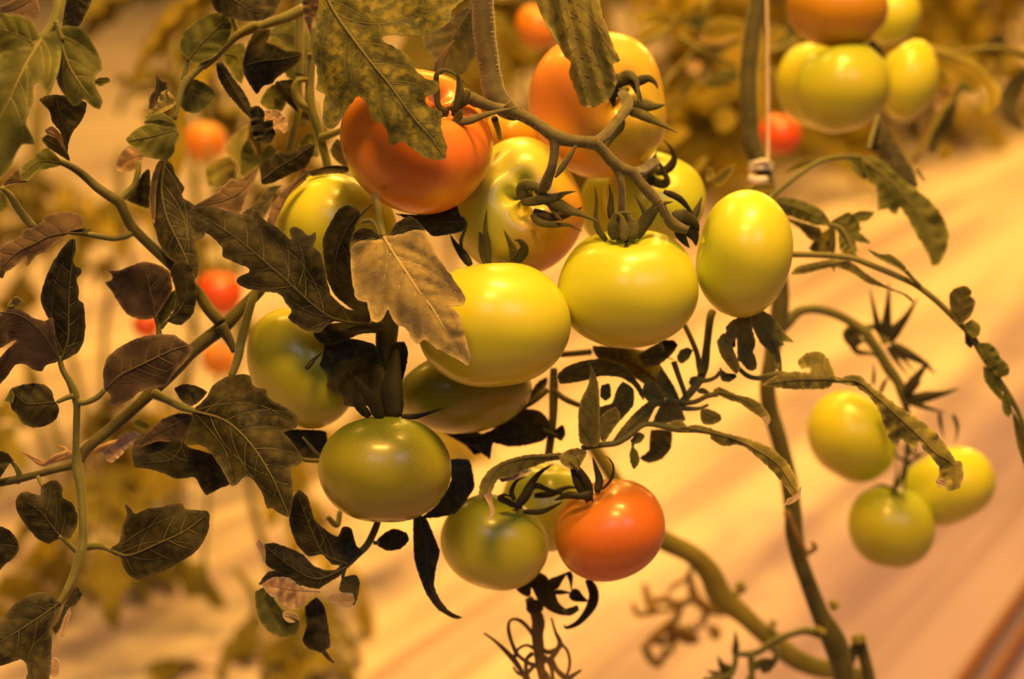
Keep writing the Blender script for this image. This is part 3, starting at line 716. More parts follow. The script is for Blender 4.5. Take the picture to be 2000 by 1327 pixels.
for cr, ol, md, zz, mt, kw in [
    ('J', '450,215 490,180 560,155 660,143 740,168 800,228 845,290 845,340 800,270 740,232 650,225 560,250 460,262', '845,310 800,235 740,190 600,172 455,235', (18, 14), 'lj', dict(vein='vn', fold=.5)),
    ('J', '590,150 612,195 635,260 642,380 642,540 590,552 550,530 545,400 560,330 590,270 600,210', '600,550 615,400 610,260 595,160', (8, 4), 'gr', dict(fold=-.5)),
    ('J', '545,400 560,380 570,480 600,548 570,545 548,500', '555,385 565,480 590,545', (6, 8), 'lj', dict(lat=False)),
    ('J', '640,370 700,350 720,290 750,250 800,285 800,360 745,425 695,475 650,530 638,430', '650,520 720,400 790,290', (22, 16), 'lj', dict(vein='vn', fold=.4)),
    ('J', '650,270 690,260 695,320 670,340 645,320', '650,280 680,320', (24, 24), 'ol', dict(lat=False)),
    ('J', '640,430 670,390 720,370 740,420 700,480 660,535', '655,520 680,440 720,390', (12, 10), 'gr', {}),
    ('J', '690,548 740,470 800,400 870,342 962,333 900,372 852,450 790,512 740,542', '705,545 800,450 940,340', (14, 20), 'lj', dict(vein='vn', fold=.4)),
    ('J', '470,580 400,584 300,590 200,618 130,660 90,720 83,780 112,805 128,790 145,760 170,705 240,690 300,660 400,622 470,612', '480,595 300,605 170,655 108,775', (4, -24), 'gr', dict(fold=.4, ripple=1.2, quilt=.8, tooth=.8)),
    ('J', '108,780 142,765 146,810 156,850 146,880 122,900 136,860 130,820', '125,780 146,830 135,890', (-24, -26), 'dr', dict(lat=False)),
    ('J', '180,700 240,680 330,655 300,680 250,705 190,715', '185,700 320,660', (-10, -4), 'dr', dict(lat=False)),
    ('J', '455,600 490,570 540,558 585,580 552,640 545,660 500,650 470,635', '580,575 520,590 480,620', (0, -6), 'gr', dict(ripple=2, rip_n=3)),
    ('J', '795,548 820,580 827,620 802,658 785,620 782,580', '795,550 805,600 802,650', (18, 14), 'ol', {}),
    ('J', '785,525 820,485 852,500 835,530 800,542', '785,525 845,500', (18, 16), 'ol', dict(lat=False)),
    ('J', '880,475 975,480 972,560 930,610 870,627 828,605 872,568', '930,470 930,550 850,610', (50, 44), 'lj', dict(vein='vn')),
    ('J', '890,440 930,350 960,325 1005,350 1040,430 970,442', '960,335 970,430', (26, 28), 'lj', {}),
    ('J', '840,300 850,260 900,250 930,300 950,350 880,350', '845,300 930,330', (24, 24), 'lj', dict(lat=False)),
    ('J', '610,85 800,98 880,120 930,180 960,240 1000,345 900,310 860,270 800,230 740,170 640,150', '1000,340 850,200 640,110', (46, 40), 'lj', dict(vein='vn', fold=.3)),
    ('J', '820,130 900,80 960,58 1003,80 982,120 920,172 850,182', '985,150 920,130 840,140', (34, 30), 'lj', dict(vein='vn')),
    ('J', '930,190 985,270 1015,345 960,330 900,260', '930,200 1000,330', (34, 34), 'lj', {}),
    ('Q', '100,430 130,370 190,350 235,375 200,450 140,490 110,470', '235,370 110,450', (34, 30), 'ol', dict(lat=False)),
    ('Q', '-60,300 0,285 70,290 105,335 40,400 -20,440 -60,400', '-60,350 90,335', (34, 30), 'dk', dict(lat=False)),
    ('Q', '270,720 300,700 350,710 390,755 340,755 290,745', '385,755 290,715', (28, 28), 'ol', dict(lat=False)),
    ('Q', '200,660 215,610 270,595 270,640 225,680', '270,640 205,650', (34, 34), 'ol', dict(lat=False)),
    ('Q', '415,715 460,690 520,715 620,760 720,780 800,820 870,890 910,970 885,1030 850,980 800,940 720,890 640,830 560,810 470,770 415,745', '420,735 520,750 700,820 880,1000', (26, 12), 'gr', dict(fold=.5, ripple=1, quilt=.9)),
    ('Q', '830,960 880,940 900,985 880,1030 850,990', '850,950 880,1020', (10, 10), 'dr', dict(lat=False)),
    ('Q', '305,880 370,880 460,920 485,970 440,1005 385,1020 320,1010 298,950', '310,890 400,950 475,970', (26, 22), 'gr', {}),
    ('Q', '0,1030 60,985 130,975 190,1030 260,1015 370,1040 460,1075 600,1110 720,1140 830,1180 930,1230 1040,1327 Q: 1100,1420 1140,1530 1155,1640 1120,1690 1100,1640 1020,1540 940,1440 850,1350 780,1290 700,1220 620,1190 500,1205 400,1150 360,1085 200,1075 60,1060', '-60,1035 150,1040 400,1085 620,1150 800,1240 980,1370 1130,1600', (20, -4), 'gr', dict(fold=.5, ripple=1.6, rip_n=9, quilt=.9, tooth=1)),
    ('O', '425,385 440,350 480,330 500,300 515,280 512,330 480,365', '430,382 505,300', (-4, -4), 'dr', dict(lat=False)),
    ]:
    leaf(st, cr, ol, md, zz, mt, name='leaflet', **kw)
# dark leaves under the cluster
st = group_leaf(PA, 'leaf_stalk', [('J', '430,190 430,300 425,440 405,600', (70, 60), (7, 9, 8, 8)), ('J', '400,290 330,345 240,395 150,440', (64, 50), (6, 6, 5, 4)), ('J', '460,125 530,120 605,112', (76, 80), 6),
     ('J', '425,285 480,330 560,365', (66, 56), (5, 6, 5)), ('J', '380,475 430,495 465,505', (60, 58), (5, 3))], 'sd')
for ol, md, zz in [('-20,510 70,500 140,478 200,430 300,378 370,388 412,440 392,520 300,547 220,552 150,535 137,612 110,592 60,552 0,530', '395,470 260,490 120,520 0,515', (62, 40)),
                   ('430,480 470,450 485,490 465,525 435,510', '430,490 475,490', (60, 56)), ('360,250 400,230 395,270 340,320 300,350 330,290', '400,240 320,330', (66, 60))]:
    leaf(st, 'J', ol, md, zz, 'dk', name='leaflet')
st = group_leaf(PA, 'leaf_stalk', [('G', '760,500 740,560 700,640 650,690 590,745 520,800 440,832', (0, -8), (6, 7, 7, 7, 7, 5, 3)), ('G', '430,640 500,700 570,745', (-8, -8), (2, 3, 4)), ('G', '730,630 760,632', (-4, -4), 4),
     ('G', '585,760 575,800 580,830', (-6, -4), (4, 3)), ('G', '500,500 545,540 560,470', (30, 40), (5, 6, 5)), ('G', '370,90 430,160 470,200', (-10, 0), (2, 3, 3)), ('G', '330,150 370,205 460,215', (-4, 6), (2, 3, 3))])
for ol, md, zz, mt, kw in [
    ('320,400 350,358 392,390 412,450 430,510 480,560 550,602 578,550 620,558 642,640 680,682 650,702 600,742 520,742 470,690 400,702 340,640 308,560 300,500', '600,738 480,690 420,580 350,400', (-8, -18), 'dk', dict(fold=.25, vein='vn')),
    ('138,612 162,640 220,630 310,660 370,690 430,750 500,772 590,760 560,800 490,842 450,867 390,857 300,820 230,772 190,752 163,700', '600,752 440,815 300,745 160,630', (-8, -16), 'dk', dict(fold=.3, vein='vn')),
    ('130,640 145,608 170,640 180,690 175,740 160,700', '145,615 168,730', (-17, -16), 'dr', dict(lat=False)),
    ('145,840 190,780 240,775 300,820 370,850 300,850 220,812 160,845', '360,850 260,805 160,830', (-10, -12), 'dk', dict(lat=False)),
    ('160,845 220,808 300,812 380,868 465,880 400,912 350,972 290,965 250,920 200,900', '460,880 330,870 210,850', (-14, -16), 'dr', dict(ripple=2, rip_n=5)),
    ('128,880 185,860 230,930 290,1000 355,1030 335,1100 260,1115 190,1082 148,1022 130,950', '170,870 200,980 280,1070', (-10, -12), 'ol', dict(fold=-.3)),
    ('270,985 330,990 355,1030 300,1040 270,1015', '275,1000 340,1020', (-15, -15), 'dr', dict(lat=False)),
    ('380,960 440,908 482,960 502,1060 512,1160 482,1182 535,1248 500,1232 460,1192 400,1172 368,1130 390,1050', '440,915 450,1040 475,1160 530,1245', (6, 0), 'dk', dict(fold=.3)),
    ('555,870 572,810 640,793 662,830 652,900 630,952 580,892', '580,815 620,930', (-4, -8), 'dk', {}),
    ('488,915 540,890 620,888 634,930 612,962 550,952', '490,918 620,925', (-10, -12), 'dr', dict(ripple=1)),
    ('740,632 790,580 840,558 902,580 912,620 870,662 800,672', '745,632 890,610', (6, 10), 'dk', {}),
    ]:
    leaf(st, 'G', ol, md, zz, mt, name='leaflet', **kw)
leaf(PA, 'G', '935,500 1000,500 1060,640 1072,680 1052,760 1042,850 1072,920 1120,980 1188,1015 1140,1018 1060,972 1000,890 958,780 938,700', '960,500 1000,650 1010,800 1070,950 1180,1015', (16, 6), 'dk', fold=.5, bow=-3)
leaf(PA, 'G', '1120,205 1220,205 1242,280 1248,350 1200,420 1150,480 1060,502 975,502 1050,440 1100,370 1130,300', '1220,240 1150,350 1000,495', (24, 16), 'dk', fold=.2)
leaf(PA, 'G', '230,60 330,50 490,60 480,195 370,195 320,150', '480,120 350,110 250,80', (18, 10), 'dk')
leaf(PA, 'G', '1080,60 1180,40 1280,70 1310,150 1250,180 1200,130', '1090,70 1200,90 1300,150', (58, 52), 'dk')

# ---------------------------------------------------------------- the leafy plant at the left
PB = empty('tomato_plant', P(175, 900, -10), 'tomato plant at left: thick crossing stalks with broad dark and bronzed leaves', 'plant')
a = Acc()
a.add(tubepx('A', '340,930 400,955 470,1000 560,1080 640,1135 690,1170 735,1265 770,1318 B: 870,180 1000,300 1080,390 1140,450 1200,540 1270,620', (-10, 0, 4), (6, 7, 8, 9, 10, 11, 10, 10, 10, 11, 11, 11, 12, 12), sides=12))
a.add(tubepx('B', '1520,400 1480,450 1390,540 1290,640 1200,710 1100,790 1000,890 900,990 800,1090 700,1180 600,1260 500,1345 C: 430,140', (10, 4, -12), (11, 12, 12, 14, 14, 14, 15, 14, 11, 11, 11, 11, 10), sides=12))
a.add(tubepx('C', '430,160 340,180 200,215 100,240 -40,268', (-12, -16), (9, 7, 7, 8, 8), sides=10))
a.add(tubepx('B', '1270,640 1320,720 1350,790', (4, 2), (13, 9, 6)))
a.obj('main_stem', M['sd'], PB)
joined(PB, 'leaf_stalk', [
    tubepx('B', '1490,380 1450,500 1410,640 1385,740 1375,800 1355,870 1330,930', (0, -6), (7, 8, 9, 9, 9, 8, 7), sides=10),
    tubepx('A', '690,1150 740,1105 775,1060 795,990 800,930', (0, 6), (8, 7, 6, 6, 5)),
    tubepx('B', '755,105 720,125 650,135 580,125 500,112 420,108', (0, -14), (7, 6, 6, 6, 5, 3)),
    tubepx('A', '1480,140 1390,185 1290,270 1200,350 1120,420 1070,470 1040,540 1005,690', (0, -6), (9, 8, 8, 7, 7, 8, 6, 4), sides=10),
    tubepx('A', '1082,340 1068,400 1055,460', (-2, -2), (4, 5, 5)),
    tubepx('A', '10,1080 60,1130 110,1210 190,1310', (-20, -6), (5, 7, 8, 9)),
    tubepx('B', '917,700 912,640 890,575', (2, 2), (6, 5, 4)),
    tubepx('B', '930,650 960,610', (2, 0), 4),
    tubepx('B', '890,1030 960,1065 1040,1105 1125,1132', (-12, -26), (11, 8, 7, 6))], 'st')
for cr, ol, md, zz, mt, kw in [
    ('A', '115,970 180,910 265,850 312,880 352,930 340,957 280,970 220,990 165,1040 125,1037', '350,942 230,930 125,1010', (-10, -22), 'ol', dict(fold=.25)),
    ('A', '0,1075 50,1022 112,965 122,1040 165,1045 80,1062 0,1082 -30,1080', '150,1045 60,1050 0,1075', (-14, -18), 'br', {}),
    ('A', '225,575 270,550 330,545 400,560 497,590 490,650 460,710 420,760 395,820 385,885 350,765 300,702 285,640', '320,560 350,680 388,870', (-40, -30), 'dk', dict(fold=.2)),
    ('A', '240,800 290,770 345,790 372,850 395,890 402,930 340,892 280,852', '250,795 330,840 395,920', (-30, -14), 'ol', {}),
    ('A', '260,750 300,725 350,770 385,830 392,885 360,850 330,800 280,780', '265,750 340,790 390,880', (-34, -20), 'dr', dict(lat=False)),
    ('A', '1085,345 1045,302 1033,260 1055,190 1110,130 1180,90 1250,73 1312,95 1332,130 1325,200 1290,270 1230,332 1160,362 1110,362', '1088,340 1150,260 1230,180 1310,105', (-4, -10), 'ol', dict(fold=.15)),
    ('A', '1040,610 1050,520 1075,470 1120,455 1180,480 1232,520 1247,560 1200,612 1130,652 1070,642', '1065,470 1100,540 1190,590', (4, 8), 'ol', {}),
    ('A', '905,600 920,540 960,518 1002,560 1008,605 950,642 880,662 828,702 840,660 880,622', '995,590 920,620 840,690', (-8, -10), 'gr', dict(ripple=1.5)),
    ('A', '860,665 930,648 1000,690 1022,740 1000,752 900,722 828,712', '1005,720 930,690 840,700', (-14, -16), 'ol', dict(fold=.3)),
    ('A', '725,800 780,745 860,710 950,728 1012,740 1033,780 1010,830 1002,880 960,927 900,917 830,900 800,862 745,832', '1005,750 900,780 740,812', (-16, -24), 'ol', dict(fold=.2)),
    ('A', '898,412 920,450 942,470 955,455 970,500 962,540 900,592 855,652 860,560 890,520 895,460', '870,630 910,520 905,430', (6, 2), 'br', dict(lat=False)),
    ('A', '680,985 668,950 690,890 740,838 800,860 832,890 802,940 770,980 720,992', '825,890 750,910 690,960', (14, 18), 'dr', {}),
    ('A', '880,1000 920,925 960,918 992,950 1012,1010 1062,1080 1045,1130 1100,1170 1150,1202 1190,1310 1172,1362 1118,1395 1150,1500 1130,1602 1060,1600 1010,1512 960,1480 915,1402 890,1312 868,1250 858,1150 868,1060', '950,930 930,1080 960,1250 1030,1400 1120,1590', (-2, -10), 'dk', dict(fold=.25, quilt=.7, vein='vn')),
    ('A', '872,1040 905,940 935,925 915,1000 900,1100 890,1290 868,1250 858,1140', '925,935 885,1080 880,1260', (-8, -12), 'br', dict(lat=False)),
    ('A', '730,1150 780,1080 820,1000 862,978 862,1190 820,1192 770,1172', '855,1000 810,1100 750,1160', (10, 14), 'dk', {}),
    ('A', '-20,1110 30,1118 42,1190 -10,1220', '-10,1115 30,1190', (30, 30), 'ol', dict(lat=False)),
    ('B', '5,180 60,150 120,120 130,88 190,70 240,40 258,5 330,-17 420,-20 480,10 492,42 470,77 400,95 370,132 310,172 260,217 210,232 160,297 143,280 150,240 80,302 30,332 15,367 -10,350 -10,230', '500,108 390,105 280,125 190,170 100,215 10,300', (-18, -34), 'br', dict(fold=.2, bow=-4, quilt=.7)),
    ('B', '370,110 400,90 450,78 530,80 500,105 430,112', '380,108 520,90', (-18, -16), 'ol', dict(lat=False)),
    ('B', '600,1000 593,900 618,820 690,760 790,710 900,688 1000,690 1062,730 1112,770 1080,832 1030,882 980,942 960,982 880,1002 800,1022 740,1072 640,1107 622,1080 640,1042', '602,1005 700,920 860,840 1000,775 1085,755', (-22, -32), 'br', dict(fold=.15, bow=-4, quilt=.6)),
    ('B', '592,318 680,322 750,295 830,268 920,290 980,332 992,440 960,492 922,552 900,582 860,602 800,602 730,572 680,502 645,442 603,390 645,375 640,340', '890,572 880,500 862,430 835,290', (-4, -10), 'br', dict(fold=.25, quilt=.6)),
    ('B', '980,330 1010,270 1070,263 1112,310 1122,380 1132,470 1112,570 1040,637 960,612 1000,552 1012,440', '962,612 1040,540 1075,430 1050,290', (-12, -18), 'dk', dict(fold=.3)),
    ('B', '920,642 903,560 960,470 1012,430 1012,522 962,602', '925,635 960,540 1000,450', (2, -4), 'ol', dict(fold=.2)),
    ('B', '1003,1000 1060,973 1130,985 1192,1020 1150,1072 1100,1102 1045,1072', '1110,1100 1090,1040 1020,1000', (-22, -18), 'dk', dict(lat=False)),
    ('B', '768,1195 800,1173 862,1210 842,1242 790,1232', '860,1225 775,1200', (20, 20), 'ol', dict(lat=False)),
    ('F', '378,800 403,777 414,755 438,738 470,731 488,734 495,755 520,761 521,773 534,784 562,798 580,812 585,823 577,837 553,845 565,856 590,892 591,902 580,911 568,912 570,935 572,975 565,1011 545,1003 530,992 522,995 511,961 492,935 478,931 461,947 450,949 440,930 425,905 405,876 385,869 361,869 366,845 374,820', '378,803 440,822 490,868 530,930 562,1002', (-26, -44), 'dk', dict(fold=.16, bow=-6, quilt=.9, vein='vn', extra=['378,803 430,790 500,790 570,820', '378,803 410,840 440,880 455,940'])),
    ('F', '258,882 262,862 280,848 320,846 359,866 370,875 400,883 432,898 450,945 428,955 404,968 392,954 381,933 345,936 316,924 288,916 262,913', '375,822 350,880 330,900 280,905', (-20, -12), 'dk', dict(fold=.2, vein='vn', extra=['330,885 360,900 400,900 440,930', '300,880 320,890 350,905'])),
    ('F', '265,872 288,844 315,820 346,808 377,810 378,826 360,858 350,866 310,862 280,872', '376,812 330,835 272,868', (-18, -14), 'br', dict(fold=.2)),
    ]:
    leaf(PB, cr, ol, md, zz, mt, **kw)
st = group_leaf(PB, 'leaf_stalk', [
    ('B', '340,815 360,890 400,960 430,1030 442,1100 440,1200 438,1330 C: 420,170 440,300 450,420 452,560 440,640 400,770 360,850 320,920', (-24, -20, -14, -22, -30), (5, 6, 7, 9, 7, 7, 7, 11, 9, 9, 9, 10, 9, 7, 5), dict(sides=12)),
    ('B', '330,1078 380,1055 425,1040', (-24, -22), (4, 5, 6)), ('B', '605,1005 560,1050 500,1078 455,1078', (-22, -20), (5, 6, 6, 8)),
    ('C', '455,612 520,605 580,615 640,650', (-20, -26), (8, 7, 6, 4)), ('C', '425,645 380,600 320,548', (-20, -26), (5, 5, 4)), ('C', '205,225 225,270 250,290', (-16, -20), (4, 3)),
    ('C', '60,140 90,180 105,220 95,262', (-18, -14), (3, 5, 6, 5))])
for cr, ol, md, zz, mt, kw in [
    ('B', '428,140 437,190 420,260 432,295 472,312 465,342 440,370 455,440 450,492 482,510 492,640 480,732 450,792 380,832 345,842 320,792 300,652 275,592 245,532 233,470 260,370 300,280 360,190 400,147', '352,838 390,720 395,560 400,400 415,280 425,160', (-24, -34), 'dk', dict(fold=.22, vein='vn', extra=['350,830 330,720 300,600', '375,800 440,700 455,560'])),
    ('B', '-20,590 40,540 80,520 130,550 190,592 260,612 300,588 312,650 322,740 342,832 320,852 270,862 240,902 190,892 150,862 90,862 40,932 -10,980 -20,860 40,780 100,722 60,732 -20,775', '338,825 250,690 120,580 -10,560', (-26, -42), 'br', dict(fold=.2, bow=-3, quilt=.7)),
    ('B', '40,530 60,490 95,470 130,495 115,520 80,525', '100,520 70,490', (-40, -42), 'gr', dict(lat=False, ripple=1)),
    ('B', '60,1082 75,1040 60,1003 130,978 200,970 262,980 302,1020 312,1070 332,1090 342,1130 320,1182 260,1217 190,1227 130,1202 100,1152 70,1122', '332,1077 230,1085 150,1085 65,1010', (-24, -30), 'dk', dict(fold=.25, vein='vn')),
    ('B', '25,1070 45,1035 60,1003 80,1040 72,1085', '65,1080 60,1020', (-30, -30), 'ol', dict(lat=False)),
    ('C', '320,567 260,592 200,562 140,492 95,422 83,360 110,315 150,308 218,330 223,280 270,250 312,248 340,290 338,340 392,370 422,440 417,500 382,562 350,562', '322,548 270,480 215,410 130,360', (-26, -34), 'dk', dict(fold=.2, vein='vn', extra=['320,545 300,430 270,330', '330,545 355,450 350,380'])),
    ('C', '600,622 650,580 663,500 690,440 678,372 712,402 730,432 800,400 880,393 930,375 990,373 1012,405 1132,415 1137,500 1112,570 1060,640 980,690 890,742 800,777 740,787 690,752 663,700 660,672', '605,628 700,655 860,590 1000,525 1115,440', (-26, -36), 'dk', dict(fold=.14, bow=-4, quilt=.6, vein='vn', extra=['640,615 740,540 850,480 950,440', '700,655 800,680 900,660'])),
    ('C', '320,912 290,880 240,855 180,858 110,890 50,950 -20,1030 -20,1250 50,1242 110,1220 142,1240 152,1290 140,1340 265,1340 282,1100 262,1070 300,1000 330,930', '322,915 200,1000 60,1090 -20,1140', (-30, -44), 'dk', dict(fold=.15, quilt=.7, vein='vn', extra=['325,920 260,1060 170,1160 150,1230', '310,920 180,940 60,970'])),
    ('C', '340,1000 350,920 400,840 425,828 449,865 410,927 370,942', '420,840 370,930 345,990', (-28, -30), 'dk', {}),
    ('C', '285,1050 330,1000 350,930 365,935 345,1000 325,1050 300,1085', '350,940 300,1070', (-30, -30), 'dk', dict(lat=False)),
    ('C', '325,1060 345,1000 375,945 382,980 360,1060 345,1105 318,1090', '370,960 335,1090', (-31, -31), 'dr', dict(lat=False)),
    ('C', '270,1270 290,1210 320,1230 315,1300 290,1315 265,1300', '300,1220 285,1300', (-32, -32), 'dr', dict(lat=False)),
    ('C', '-20,90 40,98 72,140 50,160 0,235 -20,250', '60,145 0,150', (-20, -22), 'dk', dict(lat=False)),
    ('C', '-20,500 50,518 92,570 103,622 72,672 30,702 -20,745', '-20,600 60,600 90,610', (-30, -30), 'dk', {}),
    ]:
    leaf(st, cr, ol, md, zz, mt, name='leaflet', **kw)
# dried strand caught between the stalks
a = Acc()
for s in ['120,95 180,120 250,150 330,130 400,110 480,90 560,60 640,40', '150,110 230,160 300,120 380,90', '320,60 360,80 340,110 400,100 470,40 520,20', '440,60 520,90 590,50 650,30', '480,110 540,80 610,90 660,30']:
    a.add(tubepx('C', s, (10, 4), (2, 4, 5, 3), flat=.4))
a.obj('dried_strand', M['dr'], PB)
leaf(PB, 'C', '560,90 620,50 660,5 740,-20 770,20 700,60 660,110 610,150 580,140', '760,0 670,50 590,130', (4, 0), 'dr', ripple=2.5)
# near, soft plant in the upper left corner
PC = empty('tomato_plant', P(80, 120, -110), 'leaf of a nearer tomato plant hanging in the top left corner, slightly out of focus', 'plant')
joined(PC, 'leaf_stalk', [
    tubepx('A', '365,-60 345,0 330,80 300,150 250,215 190,275', (-96, -110), (11, 12, 11, 10, 9, 7), sides=12),
    tubepx('A', '320,120 345,190 360,230', (-108, -108), (6, 5, 4)),
    tubepx('A', '540,465 520,480 500,520', (-90, -92), 4)], 'st')
for ol, md, zz, mt, kw in [
    ('-30,85 60,85 130,93 190,128 222,180 228,232 190,267 120,272 60,300 -30,325', '218,258 100,200 -20,160', (-110, -104), 'ol', dict(fold=.15, vein='vl')),
    ('-30,345 80,288 190,268 250,205 330,180 352,300 340,400 300,500 270,560 230,470 190,490 192,582 170,642 150,712 190,790 205,832 130,832 100,872 60,962 30,1002 -30,1000', '240,225 150,370 60,560 -20,720', (-110, -120), 'ol', dict(fold=.1, bow=-4, vein='vl', extra=['240,225 290,330 270,500', '150,370 160,520 150,700'])),
    ('328,165 380,148 450,158 500,198 547,270 582,350 588,400 562,420 545,470 562,520 592,582 572,632 530,612 480,572 440,612 410,602 380,562 340,502 318,430 328,350 348,280', '335,180 370,300 420,420 520,560', (-108, -104), 'ol', dict(fold=.25, vein='vl', extra=['345,220 440,280 530,380', '370,330 360,440 390,540'])),
    ('538,465 580,447 620,446 637,462 610,482 570,497', '540,468 630,463', (-90, -90), 'ol', dict(lat=False)),
    ('370,-40 530,-40 520,20 490,82 455,152 410,157 358,150 368,70', '450,-40 440,50 400,140', (-60, -56), 'dk', dict(fold=.3)),
    ('0,40 60,10 140,-40 200,-40 230,60 200,110 130,90 60,80 0,85', '200,-20 110,40 0,70', (-80, -84), 'br', dict(lat=False)),
    ]:
    leaf(PC, 'A', ol, md, zz, mt, **kw)

# ---------------------------------------------------------------- the plant at the right
PD = empty('tomato_plant', P(1482, -60, 190), 'tomato plant at right: thick dark green bent stem, stripped fruit stalks and small curled leaves', 'plant')
ST = [('M', '275,-150 272,0 250,100 233,200 220,330 216,450 222,580 230,700 250,790 290,850', (190, 190), (18, 18, 17, 17, 17, 17, 17, 17, 18, 19), dict(sides=16)),
      ('F', '1489,320 1505,400 1518,500 1524,586 1518,640 1506,700 1499,755 1504,800 1516,840 1530,890 1541,940 1549,1000 1551,1040 1561,1090 1575,1130 1590,1170 1604,1205 1620,1235 1632,1260 1644,1300 1655,1360 1668,1440', (192, 200, 210), (16, 16, 17, 18, 18, 15, 16, 16, 16, 16, 17, 17, 18, 16, 16, 17, 18, 22, 24, 22, 21, 21), dict(sides=16))]
group_leaf(PD, 'main_stem', ST, 'sd')
a = Acc(); a.add(tubepx('F', '1650,1330 1662,1290 1670,1262', (214, 206), (8, 9, 9))); a.add(tubepx('O', '900,1400 880,1300 860,1220 840,1150 828,1105', (212, 206), (12, 12, 12, 12, 12), sides=12))
a.obj('pruned_stub', M['sd'], PD)
a = Acc(); a.add(tubepx('O', '830,1130 823,1090', (203, 203), (14, 13), sides=12)); a.add(tubepx('O', '700,940 685,915 670,905', (204, 202), (9, 8, 4))); a.add(tubepx('F', '1612,1238 1600,1232 1594,1226', (200, 200), (8, 8, 5)))
a.obj('cut_end', M['lv'], PD)
a = Acc()
for s in ['440,410 470,500 520,600 560,660', '425,420 440,440 455,470', '560,640 590,610 570,580']: a.add(tubepx('O', s, (190, 188), (5, 6, 5, 2)))
a.obj('dried_scar', M['dv'], PD)
NT = [('N', '410,560 450,545 520,475 580,455 640,455 720,475 800,510 870,555 915,590 955,650 1000,715 1050,800 1100,870 1130,940 1150,1010', (200, 196, 196, 200), (14, 12, 10, 9, 9, 9, 9, 10, 11, 10, 10, 11, 10, 11, 8), dict(sides=10)),
      ('N', '900,570 960,555 1000,590 1040,650', (198, 196), (7, 6, 6, 9)),
      ('N', '1145,1000 1160,1090 1165,1180 1160,1260 1130,1400 1095,1480', (200, 215, 235, 245), (8, 6, 5, 5, 5, 5)), ('N', '1160,1260 1190,1285 1230,1290', (232, 240), (5, 4)), ('N', '1165,1180 1100,1120 1000,1020', (228, 240), (5, 4)),
      ('F', '1700,-90 1692,0 1690,90 1684,150', (275, 270), (9, 8, 7, 6))]
tr = group_leaf(PD, 'fruit_truss', NT, 'st')
for s, w in [('1040,650 1035,560 1045,440 1052,300', 30), ('1045,640 1085,580 1150,500 1218,385', 32), ('1020,630 985,540 960,430 940,330', 18), ('1060,660 1150,710 1250,765 1320,830', 28), ('1060,690 1130,740 1200,820', 14), ('1040,670 1100,760 1170,850', 14),
             ('1150,960 1180,890 1240,810 1280,755', 30), ('1165,980 1260,960 1360,940 1455,910', 30), ('1160,990 1230,1010 1310,1035 1380,1050', 16), ('1340,1050 1350,1130 1370,1200', 12), ('1420,1060 1445,1140 1430,1230', 12), ('1150,930 1200,870 1220,880 1180,950', 20), ('1000,940 1030,870 1050,850', 12), ('960,890 965,820 960,760', 10),
             ('900,590 840,570 800,600 815,650 850,680', 22), ('830,600 860,650 900,640', 26), ('820,640 870,700 940,710 990,735', 16), ('850,570 870,620 920,650', 20)]:
    V, F = sepal('N', s, (196, 192), w); build('sepal', V, F, M['sk'], tr)
tr = group_leaf(PD, 'fruit_truss', [('O', '620,1085 540,1065 470,1080 400,1105 340,1140 290,1175 240,1190 160,1192', (205, 200), (9, 8, 7, 7, 7, 7, 7, 5)), ('O', '240,1190 245,1260 250,1360', (200, 200), (7, 7, 5)), ('O', '160,1192 150,1260 120,1310 60,1320 -20,1330', (200, 196), (6, 6, 7, 6, 4)), ('O', '380,1150 375,1220 330,1290', (200, 200), (6, 6, 4))], 'st')
for s, w in [('155,1200 160,1130 155,1060', 20), ('150,1290 90,1260 60,1200', 30), ('120,1310 60,1300 0,1280', 24), ('250,1270 310,1230 370,1220', 24), ('300,1290 340,1250 380,1190', 20), ('120,1310 100,1350 80,1390', 26), ('250,1300 220,1350 200,1400', 20)]:
    V, F = sepal('O', s, (200, 196), w); build('sepal', V, F, M['sp'], tr)
# big toothed leaf
st = group_leaf(PD, 'leaf_stalk', [('M', '300,1050 340,1015 420,950 500,890 570,845 640,822 720,812 800,815', (120, 140), (4, 5, 5, 5, 5, 5, 5, 5)), ('M', '890,600 860,700 840,780', (160, 150), (4, 5, 4)), ('M', '1090,880 1130,940', (150, 150), (4, 2))])
leaf(st, 'M', '790,815 860,808 930,848 1000,918 1080,978 1160,1040 1222,1120 1257,1212 1242,1302 1225,1340 1200,1375 1172,1380 1150,1322 1090,1222 1042,1130 1000,1075 985,1110 960,1108 938,1080 910,1090 888,1095 885,990 880,970 840,942 820,880', '785,817 870,870 950,935 1040,1040 1120,1150 1180,1370', (142, 126), 'ol', fold=.3, bow=-3, quilt=1.2, tooth=1.2, name='leaflet', vr=1.3, ripple=1.2)
leaf(st, 'M', '855,780 855,700 888,615 905,610 940,668 1010,778 1080,900 1095,975 1060,965 1000,920 920,845 880,800', '885,615 950,760 1080,960', (166, 150), 'dk', fold=.3, name='leaflet')
leaf(st, 'M', '720,820 780,815 840,860 830,930 780,900 740,860', '735,825 830,900', (150, 146), 'ol', name='leaflet', lat=False)
leaf(st, 'M', '400,900 450,860 530,820 600,815 560,850 480,880', '590,820 410,895', (150, 150), 'bd', name='leaflet', lat=False)
st = group_leaf(PD, 'leaf_stalk', [('M', '345,1050 480,1130 640,1165 700,1190 740,1260 770,1340', (96, 90), (4, 4, 4, 5, 5, 5)), ('M', '320,1030 350,1070 370,1100', (96, 90), (6, 5, 3)), ('M', '650,1165 655,1260 650,1310', (100, 100), (7, 6, 5))])
